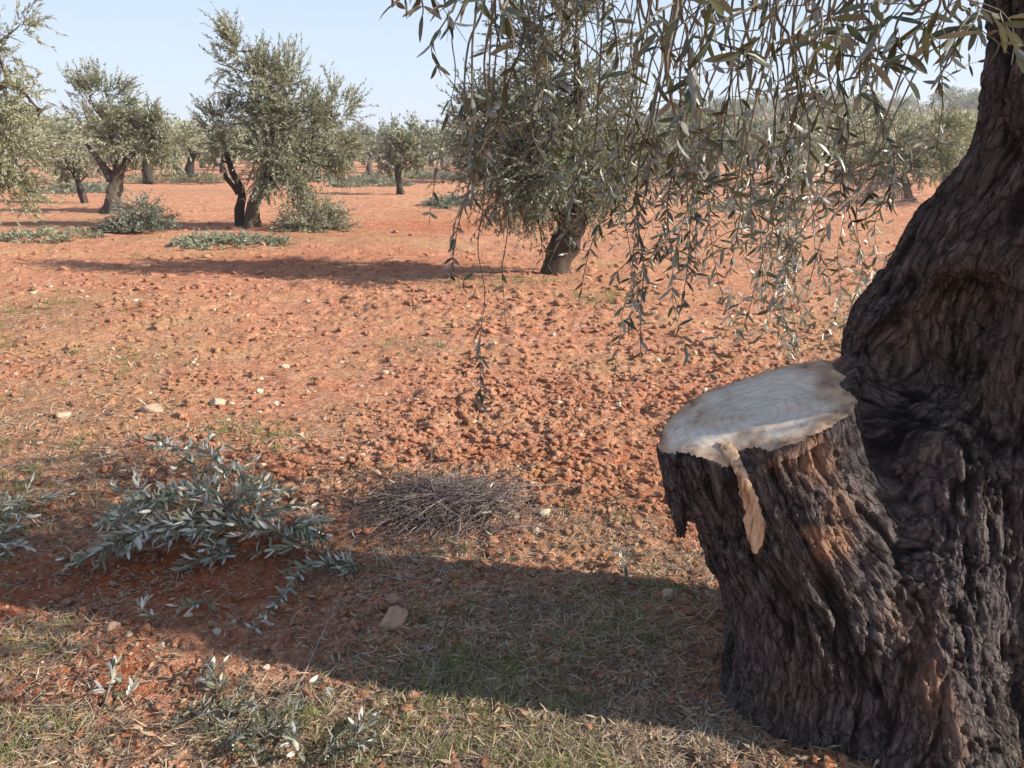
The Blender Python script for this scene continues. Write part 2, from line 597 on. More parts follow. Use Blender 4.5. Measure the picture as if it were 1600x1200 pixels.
def cover(x, y):
    """how much dry grass and litter covers the soil"""
    m = np.zeros_like(x)
    for px, py, hw, hh, s in PATCHES:
        c = gp(px, py)
        w = abs(gp(px + hw, py)[0] - c[0])
        d = abs(gp(px, py - hh)[1] - gp(px, py + hh)[1]) / 2
        q = ((x - c[0]) / w) ** 2 + ((y - c[1]) / d) ** 2
        m = np.maximum(m, s * np.exp(-q * 0.9))
    n = fbm(x * 2.2, y * 2.2, 0, 4, 91)
    return np.clip(m * 1.15 + n * 0.55 * (0.35 + m) - 0.02, 0, 1)


def base_h(x, y):
    h = 0.05 * fbm(x * 0.35, y * 0.35, 0, 3, 5) * np.clip((np.hypot(x, y) - 1.5) / 6, 0.25, 1)
    far = np.clip((y - 95) / 150, 0, 1)
    side = np.clip((x - 8) / 55, 0, 1)
    h = h + 13.0 * (far * far * (3 - 2 * far)) * (side * side * (3 - 2 * side))
    h = h + 1.2 * fbm(x * 0.02, y * 0.02, 0, 3, 31) * np.clip((y - 40) / 60, 0, 1)
    return h


def ground_h(x, y):
    x, y = np.asarray(x, float), np.asarray(y, float)
    d = np.hypot(x, y)
    cv = cover(x, y)
    h = base_h(x, y)
    near = np.clip(1.6 - d / 14, 0, 1)
    h = h + 0.030 * fbm(x * 2.6, y * 2.6, 0, 4, 41) * np.clip(1.5 - d / 40, 0, 1)
    # harrow furrows in the field
    h = h + (.016 + .03 * np.clip((d - 12) / 10, 0, 1)) * np.sin((y * 7.5 + x * 0.8) + 2.2 * fbm(x * .6, y * .6, 0, 2, 77)) * np.clip((d - 5) / 5, 0, 1) * np.clip(1.5 - d / 70, 0, 1)
    x0, y0 = x, y
    x = x + .014 * fbm(x0 * 22, y0 * 22, 0, 3, 81)
    y = y + .014 * fbm(x0 * 22, y0 * 22, 3, 3, 83)
    lump = 0.85 * domes(x, y, 0.11, 11, .62) * (0.5 + 0.5 * fbm(x * 1.3, y * 1.3, 0, 2, 3))
    lump = np.maximum(lump, 0.8 * domes(x + 3.3, y + 1.7, 0.055, 23, .75))
    lump = np.maximum(lump, 0.8 * domes(x + 1.3, y + 4.7, 0.03, 37, .7) * (d < 7))
    lump = np.maximum(lump, 0.55 * domes(x, y, 0.22, 53, .28) * np.clip((d - 2.5) / 2, 0, 1))
    rough = 0.55 + 0.45 * fbm(x * 0.9, y * 0.9, 0, 2, 61)
    h = h + lump * rough * near * (1 - 0.6 * cv) * 0.95
    h = h + (0.006 * fbm(x0 * 28, y0 * 28, 0, 4, 71, .65) - 0.012 * np.abs(fbm(x0 * 11, y0 * 11, 0, 4, 73, .6))) * near
    return h


ys = [-60, -30, -14, -7, -3, -1, 0, 0.6, 1.0, 1.3]
while ys[-1] < 90:
    ys.append(ys[-1] * 1.0042)
while ys[-1] < 420:
    ys.append(ys[-1] * 1.08)
ys = np.array(ys)
s_in = np.linspace(-1, 1, 620)
Wd = 0.9 + 0.70 * np.maximum(ys, 0)
ext = 0.02 * 1.42 ** np.arange(1, 29)
GX = np.concatenate([-Wd[:, None] - ext[None, ::-1], s_in[None, :] * Wd[:, None], Wd[:, None] + ext[None, :]], 1)
GY = np.repeat(ys[:, None], GX.shape[1], 1)
GZ = ground_h(GX, GY)
nr, nc = GX.shape
idx = np.arange(nr * nc).reshape(nr, nc)
Q = np.stack([idx[:-1, :-1], idx[:-1, 1:], idx[1:, 1:], idx[1:, :-1]], -1).reshape(-1, 4)
cvr = cover(GX.ravel(), GY.ravel())
me = mesh_from('ground', np.stack([GX, GY, GZ], -1).reshape(-1, 3), Q, cvr, True)
bare = np.zeros(len(cvr))
gxx, gyy = GX.ravel(), GY.ravel()
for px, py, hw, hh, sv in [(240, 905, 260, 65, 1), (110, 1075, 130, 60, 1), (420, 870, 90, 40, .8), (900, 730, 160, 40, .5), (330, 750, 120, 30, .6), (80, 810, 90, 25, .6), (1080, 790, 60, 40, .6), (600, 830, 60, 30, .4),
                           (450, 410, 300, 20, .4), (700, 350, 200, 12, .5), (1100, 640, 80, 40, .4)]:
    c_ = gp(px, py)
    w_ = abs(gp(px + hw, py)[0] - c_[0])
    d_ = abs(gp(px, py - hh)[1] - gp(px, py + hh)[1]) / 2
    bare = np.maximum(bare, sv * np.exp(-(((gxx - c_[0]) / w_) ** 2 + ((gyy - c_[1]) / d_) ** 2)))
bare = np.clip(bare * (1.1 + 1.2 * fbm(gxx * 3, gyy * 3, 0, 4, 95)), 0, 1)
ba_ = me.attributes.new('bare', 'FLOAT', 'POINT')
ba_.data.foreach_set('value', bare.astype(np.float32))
tag(link('ground', me, M_SOIL), kind='structure')


def on(x, y, lift=0.0):
    return np.array([x, y, float(ground_h(np.array([x]), np.array([y]))[0]) + lift])


def gpg(px, py, lift=0.0):
    p = gp(px, py)
    return on(p[0], p[1], lift)


# ------------------------------------------------------------------ the old olive tree in the foreground
def seg_sdf(P, a, b, r0, r1, sy=1.0):
    a, b = np.array(a, float), np.array(b, float)
    Q = P - a
    ba = b - a
    if sy != 1.0:
        Q = Q * np.array([1, 1 / sy, 1]); ba = ba * np.array([1, 1 / sy, 1])
    h = np.clip((Q @ ba) / (ba @ ba), 0, 1)
    return np.linalg.norm(Q - h[:, None] * ba, axis=1) - (r0 + (r1 - r0) * h)


def smin(a, b, k):
    h = np.clip(0.5 + 0.5 * (b - a) / k, 0, 1)
    return b + (a - b) * h - k * h * (1 - h)


def cut_plane(X, Y):
    return 0.805 + 0.33 * (X - 0.6) + 0.23 * (Y - 2.0)


BODY = [  # a, b, r0, r1, depth factor, blend
    ((1.24, 2.14, -.25), (1.22, 2.2, .55), .42, .33, .75, .06),
    ((1.22, 2.2, .5), (1.24, 2.2, .98), .34, .28, .85, .06),
    ((1.25, 2.2, .95), (1.345, 2.16, 1.22), .29, .275, .9, .06),
    ((1.345, 2.16, 1.22), (1.415, 2.12, 1.45), .275, .232, .9, .06),
    ((1.415, 2.12, 1.45), (1.40, 2.10, 1.66), .235, .205, .9, .06),
    ((1.40, 2.10, 1.66), (1.365, 2.10, 1.9), .205, .19, 1, .06),
    ((1.365, 2.10, 1.9), (1.42, 2.12, 2.3), .19, .17, 1, .06),
    ((1.13, 1.71, -.25), (1.10, 1.92, .40), .23, .16, 1, .09),
    ((1.26, 1.93, -.25), (1.20, 2.0, .62), .26, .20, .85, .09),
    ((1.14, 1.9, .0), (1.12, 2.0, .78), .13, .10, 1, .07),
    ((1.50, 1.95, -.2), (1.40, 2.02, .75), .27, .19, 1, .05),
    ((1.40, 2.02, .75), (1.36, 2.04, 1.3), .19, .19, 1, .05),
    ((1.02, 2.08, .4), (1.03, 2.12, 1.02), .13, .10, 1, .05)]
STUB = [
    ((1.00, 1.94, -.25), (.90, 2.02, .28), .40, .285, .74, .07),
    ((.90, 2.0, .25), (.78, 2.02, .52), .28, .255, .92, .05),
    ((.78, 2.02, .52), (.672, 2.05, .74), .255, .25, .80, .05),
    ((.672, 2.05, .74), (.64, 2.06, 1.0), .25, .255, .70, .05),
    ((.78, 2.06, .62), (.76, 2.10, 1.1), .16, .14, .95, .06),
    ((.462, 1.98, .50), (.445, 2.02, .74), .026, .06, 1, .04)]
HOLLOW = [((1.06, 1.99, .98), (1.13, 1.99, 1.11), .14, .10), ((1.27, 1.72, .30), (1.38, 1.70, .34), .05, .06),
          ((1.20, 1.72, .62), (1.18, 1.76, .95), .045, .055)]


def body_sdf(P):
    d = None
    for a, b, r0, r1, sy, k in BODY:
        e = seg_sdf(P, a, b, r0, r1, sy)
        d = e if d is None else smin(d, e, k)
    return d


def cut_d(P):
    return (P[:, 2] - cut_plane(P[:, 0], P[:, 1]) - 0.022 * fbm(P[:, 0] * 6, P[:, 1] * 6, 0, 3, 411) + .05 * np.exp(-((P[:, 0] - .585) / .05) ** 2 - ((P[:, 1] - 1.85) / .05) ** 2)) * 0.85


def trunk_sdf(P):
    d = None
    for a, b, r0, r1, sy, k in STUB:
        e = seg_sdf(P, a, b, r0, r1, sy)
        d = e if d is None else smin(d, e, k)
    d = d + 0.020 * fbm(P[:, 0] * 7, P[:, 1] * 7, P[:, 2] * 3.2, 2, 207)
    d = np.maximum(d, cut_d(P))          # the saw cut through the stub
    d = smin(d, body_sdf(P) + 0.018 * fbm(P[:, 0] * 5, P[:, 1] * 5, P[:, 2] * 3.2, 2, 201), .05)
    for a, b, r0, r1 in HOLLOW:
        d = -smin(-d, seg_sdf(P, a, b, r0, r1), .05)
    return d


def bark_disp(P):
    """fissures and plates that follow the grain; returns (outward displacement, ridge value, grain coords)"""
    X, Y, Z = P.T
    sL = np.interp(Z, [-.3, .16, .37, .6, .75, .9, 1.05, 2.4], [-.02, 0, -.05, -.17, -.23, -.26, -.15, .3])
    sR = np.interp(Z, [-.3, .5, .9, 1.08, 1.24, 1.43, 1.63, 1.84, 2.4], [.06, 0, -.04, -.05, -.03, .05, .13, .16, .2])
    w = np.clip((X - .82) / .36, 0, 1)
    w = w * w * (3 - 2 * w)
    u = X - (1 - w) * sL - w * sR
    # the grain swings
    wx = 0.016 * fbm(X * 4, Y * 4, Z * 3, 3, 301)
    g = np.stack([u + wx, Y + 0.015 * fbm(X * 4 + 9, Y * 4, Z * 4, 2, 305), Z], 1)
    a, b, c = g[:, 0], g[:, 1], g[:, 2]
    n1 = 1 - np.abs(fbm(a * 12, b * 9, c * 1.7, 3, 311, .55)) * 3.2      # wide fissures
    n2 = 1 - np.abs(fbm(a * 30, b * 22, c * 5.0, 4, 321, .65)) * 2.6       # plates
    n3 = fbm(a * 75, b * 60, c * 14, 3, 331, .6)
    n4 = fbm(X * 9, Y * 9, Z * 9, 3, 341)
    f1 = np.clip(n1, 0, 1) ** 3
    f2 = np.clip(n2, 0, 1) ** 2.4
    n5 = 1 - np.abs(fbm(a * 70, b * 50, c * 9, 3, 351, .6)) * 2.4
    f3 = np.clip(n5, 0, 1) ** 2
    disp = -0.018 * f1 - 0.011 * f2 - 0.007 * f3 + 0.005 * n3 + 0.005 * n4
    ridge = np.clip(1.15 - 0.9 * f1 - 0.6 * f2 - .45 * f3 + 0.3 * n3, 0, 1)
    return disp, ridge, g


def surface_nets(fn, lo, hi, h):
    lo, hi = np.array(lo), np.array(hi)
    n = np.ceil((hi - lo) / h).astype(int) + 1
    ax = [lo[i] + h * np.arange(n[i]) for i in range(3)]
    Vv = np.empty(n, np.float32)
    for i in range(n[0]):
        G = np.stack(np.meshgrid(ax[0][i:i + 1], ax[1], ax[2], indexing='ij'), -1).reshape(-1, 3)
        Vv[i] = fn(G).reshape(n[1], n[2])
    S = Vv < 0
    cell = np.zeros(n - 1, int)
    for dx in (0, 1):
        for dy in (0, 1):
            for dz in (0, 1):
                cell += S[dx:n[0] - 1 + dx, dy:n[1] - 1 + dy, dz:n[2] - 1 + dz]
    act = (cell > 0) & (cell < 8)
    ids = -np.ones(n - 1, int)
    I = np.argwhere(act)
    ids[act] = np.arange(len(I))
    acc = np.zeros((len(I), 3)); cnt = np.zeros(len(I))
    corners = [(0, 0, 0), (1, 0, 0), (0, 1, 0), (1, 1, 0), (0, 0, 1), (1, 0, 1), (0, 1, 1), (1, 1, 1)]
    edges = [(a, b) for a in range(8) for b in range(a + 1, 8) if sum(abs(p - q) for p, q in zip(corners[a], corners[b])) == 1]
    for a, b in edges:
        ca, cb = np.array(corners[a]), np.array(corners[b])
        va = Vv[tuple((I + ca).T)]; vb = Vv[tuple((I + cb).T)]
        m = (va < 0) != (vb < 0)
        t = va[m] / (va[m] - vb[m])
        acc[m] += ca + (cb - ca) * t[:, None]
        cnt[m] += 1
    P = lo + h * (I + acc / cnt[:, None])
    quads = []
    for axis in range(3):
        sl0 = [slice(None)] * 3; sl1 = [slice(None)] * 3
        sl0[axis] = slice(0, -1); sl1[axis] = slice(1, None)
        A, B = S[tuple(sl0)], S[tuple(sl1)]
        E = np.argwhere(A != B)
        o1, o2 = [i for i in range(3) if i != axis]
        E = E[(E[:, o1] > 0) & (E[:, o2] > 0) & (E[:, o1] < n[o1] - 1) & (E[:, o2] < n[o2] - 1)]
        sgn = A[tuple(E.T)]
        d1 = np.zeros(3, int); d1[o1] = 1
        d2 = np.zeros(3, int); d2[o2] = 1
        q = np.stack([ids[tuple((E - d1 - d2).T)], ids[tuple((E - d2).T)], ids[tuple(E.T)], ids[tuple((E - d1).T)]], 1)
        flip = sgn if axis != 1 else ~sgn
        q[~flip] = q[~flip][:, ::-1]
        quads.append(q)
    return P, np.concatenate(quads)


def vnormals(P, Q):
    n = np.cross(P[Q[:, 2]] - P[Q[:, 0]], P[Q[:, 3]] - P[Q[:, 1]])
    N = np.zeros_like(P)
    for k in range(4):
        for a in range(3):
            N[:, a] += np.bincount(Q[:, k], n[:, a], len(P))
    return nrm(N)


def subdivide(P, Q):
    """each quad into four (linear)"""
    E = np.concatenate([Q[:, [0, 1]], Q[:, [1, 2]], Q[:, [2, 3]], Q[:, [3, 0]]])
    Es = np.sort(E, 1)
    key = Es[:, 0].astype(np.int64) * len(P) + Es[:, 1]
    uq, inv = np.unique(key, return_inverse=True)
    inv = inv.ravel()
    pe = 0.5 * (P[uq // len(P)] + P[uq % len(P)])
    pf = P[Q].mean(1)
    n0, n1 = len(P), len(P) + len(uq)
    m = len(Q)
    e = [n0 + inv[i * m:(i + 1) * m] for i in range(4)]
    f = n1 + np.arange(m)
    out = np.concatenate([np.stack([Q[:, i], e[i], f, e[i - 1]], 1) for i in range(4)])
    return np.concatenate([P, pe, pf]), out


def in_poly(x, z, poly):
    r = np.zeros(len(x), bool)
    n = len(poly)
    for i in range(n):
        (x1, z1), (x2, z2) = poly[i], poly[(i + 1) % n]
        c = ((z1 > z) != (z2 > z))
        with np.errstate(all='ignore'):
            r ^= c & (x < (x2 - x1) * (z - z1) / (z2 - z1 + 1e-12) + x1)
    return r


def xz(pts, D=1.80):
    return [(at(px, py, D)[0], at(px, py, D)[2]) for px, py in pts]


TP, TQ = surface_nets(trunk_sdf, (.22, 1.45, -.22), (1.95, 2.75, 2.25), 0.0115)
TP, TQ = subdivide(TP, TQ)
TN = vnormals(TP, TQ)
disp, ridge, grain = bark_disp(TP)
cd = cut_d(TP)
db = body_sdf(TP)
cover_cut = (np.abs(cd) < .012) & (TN[:, 2] > .72) & (db > .035) & (TP[:, 0] < .905 + .05 * fbm(TP[:, 0] * 9, TP[:, 1] * 9, 0, 3, 415))
near_cut = (np.abs(cd) < .03) & (db > .0) & (TP[:, 0] < 1.1)
disp = np.where(cover_cut, 0.0025 * fbm(TP[:, 0] * 30, TP[:, 1] * 30, 0, 3, 413), np.where(near_cut, disp * .28, disp))
NP = TP + TN * disp[:, None]
# material masks
worn = np.zeros(len(NP))
for (px, py, D, sx, sz, a) in [(1304, 848, 1.8, .036, .034, 3.5), (1280, 836, 1.8, .03, .018, 2.5), (1285, 740, 1.8, .05, .06, 1.0), (1310, 800, 1.8, .05, .05, .7), (1240, 735, 1.78, .05, .035, .8), (1330, 580, 2.0, .03, .05, .5),
                               (1440, 1040, 1.75, .05, .13, .5), (1400, 960, 1.8, .05, .06, .35), (1460, 1100, 1.75, .03, .08, .4)]:
    c = at(px, py, D)
    worn = np.maximum(worn, a * np.exp(-((NP[:, 0] - c[0]) / sx) ** 2 - ((NP[:, 2] - c[2]) / sz) ** 2))
worn = np.clip(worn * (1.0 + 1.6 * fbm(NP[:, 0] * 16, NP[:, 1] * 16, NP[:, 2] * 9, 4, 431)), 0, 1) * (TN[:, 1] < 0.2)
fc = cover_cut[TQ].all(1)
fb = ~fc


def sub_mesh(name, faces, mat, parent, rnd, attrs=True, smooth=True):
    q = TQ[faces]
    uq, inv = np.unique(q.ravel(), return_inverse=True)
    me = mesh_from(name, NP[uq], inv.reshape(-1, 4), rnd[uq], smooth)
    if attrs:
        ga = me.attributes.new('grain', 'FLOAT_VECTOR', 'POINT')
        ga.data.foreach_set('vector', grain[uq].astype(np.float32).ravel())
        wa = me.attributes.new('worn', 'FLOAT', 'POINT')
        wa.data.foreach_set('value', worn[uq].astype(np.float32))
    return link(name, me, mat, parent)


near_tree = thing('olive_tree', (0, 0, 0), 'massive old olive with furrowed dark bark and a pale sawn-off stub in the right foreground', 'olive tree')
trunk_o = sub_mesh('trunk', fb, M_BARK, near_tree, ridge)
# rim of the cut stays bark-brown, the heart is pale
cc = NP[np.unique(TQ[fc])]
rimv = np.zeros(len(NP))
bnd = np.unique(TQ[fb & cover_cut[TQ].any(1)])
if len(bnd):
    bp = NP[bnd][::3]
    cutv = np.unique(TQ[fc])
    dmin = np.full(len(cutv), 9.0)
    for k in range(0, len(bp), 200):
        dd = np.linalg.norm(NP[cutv][:, None] - bp[None, k:k + 200], axis=2).min(1)
        dmin = np.minimum(dmin, dd)
    fr = NP[cutv]
    wd = 0.016 + 0.02 * (1 + fbm(fr[:, 0] * 9, fr[:, 1] * 9, 0, 3, 443)) + 0.055 * np.clip((fr[:, 0] - .72) / .2, 0, 1) + 0.03 * (fr[:, 1] < 1.97) * np.clip((.72 - fr[:, 0]) / .2, 0, 1)
    rimv[cutv] = np.clip(1.25 - dmin / wd + .6 * fbm(fr[:, 0] * 30, fr[:, 1] * 30, 0, 3, 441), 0, 1)
sub_mesh('cut_face', fc, M_CUT, trunk_o, rimv, False)


def march(X, Z, y0=1.35, y1=2.3):
    y = np.full(X.shape, y0)
    for _ in range(60):
        d = trunk_sdf(np.stack([X, y, Z], 1))
        y = np.minimum(y + np.clip(d, -.02, .05) * .8, y1)
    return y


def sliver(name, Lc, Rc, mat, K=60, M=9, proud=.009, edge=.007):
    """thin piece of wood between a left and a right edge, hugging the front of the trunk"""
    t = np.linspace(0, 1, K)
    Lp = smooth_path([(*p, 0) for p in Lc], K)[:, :2]
    Rp = smooth_path([(*p, 0) for p in Rc], K)[:, :2]
    ed = edge * fbm(t * 22, 0, 0, 4, 461, .8)[:, None]
    u = np.linspace(0, 1, M)
    X = (Lp[:, :1] + ed) * (1 - u) + (Rp[:, :1] - ed) * u
    Z = Lp[:, 1:] * (1 - u) + Rp[:, 1:] * u
    Y = march(X.ravel(), Z.ravel()).reshape(X.shape)
    k = np.ones(9) / 9
    Y = np.stack([np.convolve(np.pad(Y[:, j], 4, mode='edge'), k, 'valid') for j in range(M)], 1)
    Y = Y - proud * np.sin(np.pi * np.clip(u, .08, .92)) ** .5 + .0012 * fbm(X * 260, 0, Z * 14, 3, 471)
    V = np.stack([X, Y, Z], -1).reshape(-1, 3)
    Vb = V + [0, .02, 0]
    idx = np.arange(K * M).reshape(K, M)
    Q = np.stack([idx[:-1, :-1], idx[1:, :-1], idx[1:, 1:], idx[:-1, 1:]], -1).reshape(-1, 4)
    loop = np.concatenate([idx[0, :], idx[1:, -1], idx[-1, -2::-1], idx[-2:0:-1, 0]])
    W = np.stack([loop, np.roll(loop, -1), np.roll(loop, -1) + K * M, loop + K * M], 1)
    return link(name, mesh_from(name, np.concatenate([V, Vb]), np.concatenate([Q, W]), np.zeros(2 * K * M), True), mat, trunk_o)


def w2(px, py, D=1.84):
    p = at(px, py, D)
    return (p[0], p[2])


st = sliver('torn_wood_strip', [w2(1137, 717), w2(1151, 738), w2(1163, 775), w2(1170, 810), w2(1171, 835), w2(1178, 866)], [w2(1161, 715), w2(1171, 740), w2(1183, 775), w2(1193, 805), w2(1193, 835), w2(1184, 862)], M_STRIP)
M_RUST = simple_rnd('bare_reddish_wood', [(0, (0.30, 0.15, 0.095)), (1, (0.5, 0.3, 0.2))], 0.9, 26, 0.004)
st['label'] = 'pale strip of torn wood running down from the cut'

# ------------------------------------------------------------------ hanging branches of the near tree
def limb(pts, r0, r1, K=26, sides=12):
    mb = MB()
    P = smooth_path(pts, K)
    tubes(mb, P[None], r0, r1, sides, [0.5])
    V = mb.V[0]
    c = np.repeat(P, sides, 0)
    rr = np.linalg.norm(V - c, axis=1)
    n = fbm(V[:, 0] * 9, V[:, 1] * 9, V[:, 2] * 9, 4, int(1000 * r0) + 3)
    mb.V[0] = V + nrm(V - c) * (rr * 0.45 * n)[:, None]
    return mb, P


LIMBS = [[(1.30, 2.1, 2.0), (1.05, 2.15, 2.32), (.65, 2.2, 2.5), (.1, 2.25, 2.58), (-.45, 2.3, 2.6)],
         [(1.30, 2.1, 2.05), (1.05, 1.8, 2.3), (.7, 1.5, 2.4), (.25, 1.35, 2.42)],
         [(1.32, 2.12, 2.1), (1.1, 2.6, 2.45), (.7, 3.0, 2.6), (.15, 3.2, 2.66)],
         [(1.35, 2.12, 2.2), (1.8, 2.1, 2.45), (2.5, 2.05, 2.5), (3.2, 2.05, 2.6)],
         [(1.8, 2.1, 2.45), (2.2, 1.7, 2.6), (2.7, 1.4, 2.5)]]
limb_paths = []
for k, L in enumerate(LIMBS):
    mb, P = limb(L, .10 if k < 4 else .06, .022)
    o = mb.build('limb', M_FARBARK, near_tree, smooth=True)
    limb_paths.append(P)
LP3 = np.concatenate(limb_paths[:3])


def leafy_twigs(mbS, mbL, paths, r0, r1, gap, LL, LW, start=0.12, hi=True, grav=0.5, ang=0.95, drop=0.12, r=None, curl=(0.0, .35), flip=.2):
    """paths (M,K,3): stems with opposite pairs of leaves"""
    paths = np.asarray(paths)
    M, K, _ = paths.shape
    tubes(mbS, paths, r0, r1, 4)
    for m in range(M):
        P = paths[m]
        sl = np.linalg.norm(np.diff(P, axis=0), axis=1)
        cum = np.concatenate([[0], np.cumsum(sl)])
        tot = cum[-1]
        n = int(tot * (1 - start) / gap)
        if n < 1:
            continue
        s = tot * start + gap * (np.arange(n) + rng.random(n) * .5)
        s = s[s <= tot]
        pos = np.stack([np.interp(s, cum, P[:, a]) for a in range(3)], 1)
        tan = nrm(np.stack([np.interp(s + .01, cum, P[:, a]) for a in range(3)], 1) - np.stack([np.interp(s - .01, cum, P[:, a]) for a in range(3)], 1) + 1e-6)
        a0 = rng.random() * pi
        ph = a0 + np.arange(len(s)) * (pi / 2) + rng.normal(size=len(s)) * .35
        ref = nrm(np.cross(tan, np.array([0.3, 0.2, 0.9])))
        bb = np.cross(tan, ref)
        for sgn in (0, pi):
            kp = rng.random(len(s)) > drop
            o = ref * np.cos(ph + sgn)[:, None] + bb * np.sin(ph + sgn)[:, None]
            aa = ang + rng.normal(size=len(s)) * .40
            d = tan * np.cos(aa)[:, None] + o * np.sin(aa)[:, None] + np.array([0, 0, -grav]) * rng.random((len(s), 1))
            d += rdir(len(s), .32)
            nn = tan * 0.6 - o * 0.4 + np.array([0, 0, .7]) + rdir(len(s), .5)
            nn = nn * np.where(rng.random((len(s), 1)) < flip, -1.0, 1.0)
            taper = 1 - .35 * (s / tot) ** 3
            n_ = int(kp.sum())
            if n_:
                leaves(mbL, pos[kp], d[kp], nn[kp], (LL * (0.75 + .45 * rng.random(len(s))) * taper)[kp], (LW * (0.8 + .4 * rng.random(len(s))))[kp],
                       rng.uniform(*curl, n_), hi, None if r is None else np.clip(rng.normal(r, .2, n_), 0, 1))


def strand(xt, xb, yb, D, dens=1.0, Db=None, ytop=-25, LL=.047, LW=.0092, thick=.0032, bare=0.0, side=.20, wig=1.0):
    Db = Db or D + rng.normal() * .12
    top = at(xt, ytop, D)
    bot = at(xb, yb, Db)
    # nearest limb point, a little above
    dd = np.linalg.norm(LP3 - (top + [0, 0, .3]), axis=1)
    src = LP3[np.argmin(dd)]
    mid = (top + src) / 2 + [0, 0, .10]
    hang = []
    L = np.linalg.norm(bot - top)
    nseg = max(3, int(L / .14))
    off = np.cumsum(rng.normal(size=(nseg + 1, 2)) * .024 * wig, 0)
    off -= np.linspace(0, 1, nseg + 1)[:, None] * off[-1]
    off[0] = 0
    for k in range(nseg + 1):
        t = k / nseg
        p = top * (1 - t) + bot * t
        hang.append(p + [off[k, 0], off[k, 1], 0])
    full = smooth_path([src, mid] + hang, 14 + 5 * nseg)
    mbS, mbL = MB(), MB()
    tubes(mbS, full[None], thick * 1.5, thick * .35, 5)
    H = smooth_path(hang, 60)
    cum = np.concatenate([[0], np.cumsum(np.linalg.norm(np.diff(H, axis=0), axis=1))])
    # side twigs
    s = bare * cum[-1] + rng.random() * .05
    tw = []
    while s < cum[-1]:
        p = np.array([np.interp(s, cum, H[:, a]) for a in range(3)])
        ln = side * (0.3 + 1.4 * rng.random() ** 1.5) * (1 - .4 * s / cum[-1])
        a = rng.random() * 2 * pi
        o = np.array([cos(a), sin(a), 0])
        up = rng.uniform(-.5, .45)
        pts = []
        q = p.copy()
        gv = rng.uniform(.05, .38)
        d = nrm(o * .9 + np.array([0, 0, up]))
        for k in range(7):
            pts.append(q.copy())
            d = nrm(d + np.array([0, 0, -gv]) + rng.normal(size=3) * .14)
            q = q + d * ln / 6
        tw.append(pts)
        s += (.062 + .08 * rng.random()) / dens
    if tw:
        leafy_twigs(mbS, mbL, np.array(tw), thick * .4, thick * .16, .025, LL, LW, .15, drop=.42, grav=.35, curl=(-.1, .4))
    k0 = int(60 * max(bare, .45))
    leafy_twigs(mbS, mbL, H[None, k0:], thick * .5, thick * .2, .026, LL, LW, 0)
    b = mbS.build('hanging_branch', M_TWIG, near_tree, smooth=True)
    mbL.build('leaves', M_LEAF_SUNLIT if (1150 < xb < 1340 and yb > 380) else M_LEAF, b, smooth=True)
    return b


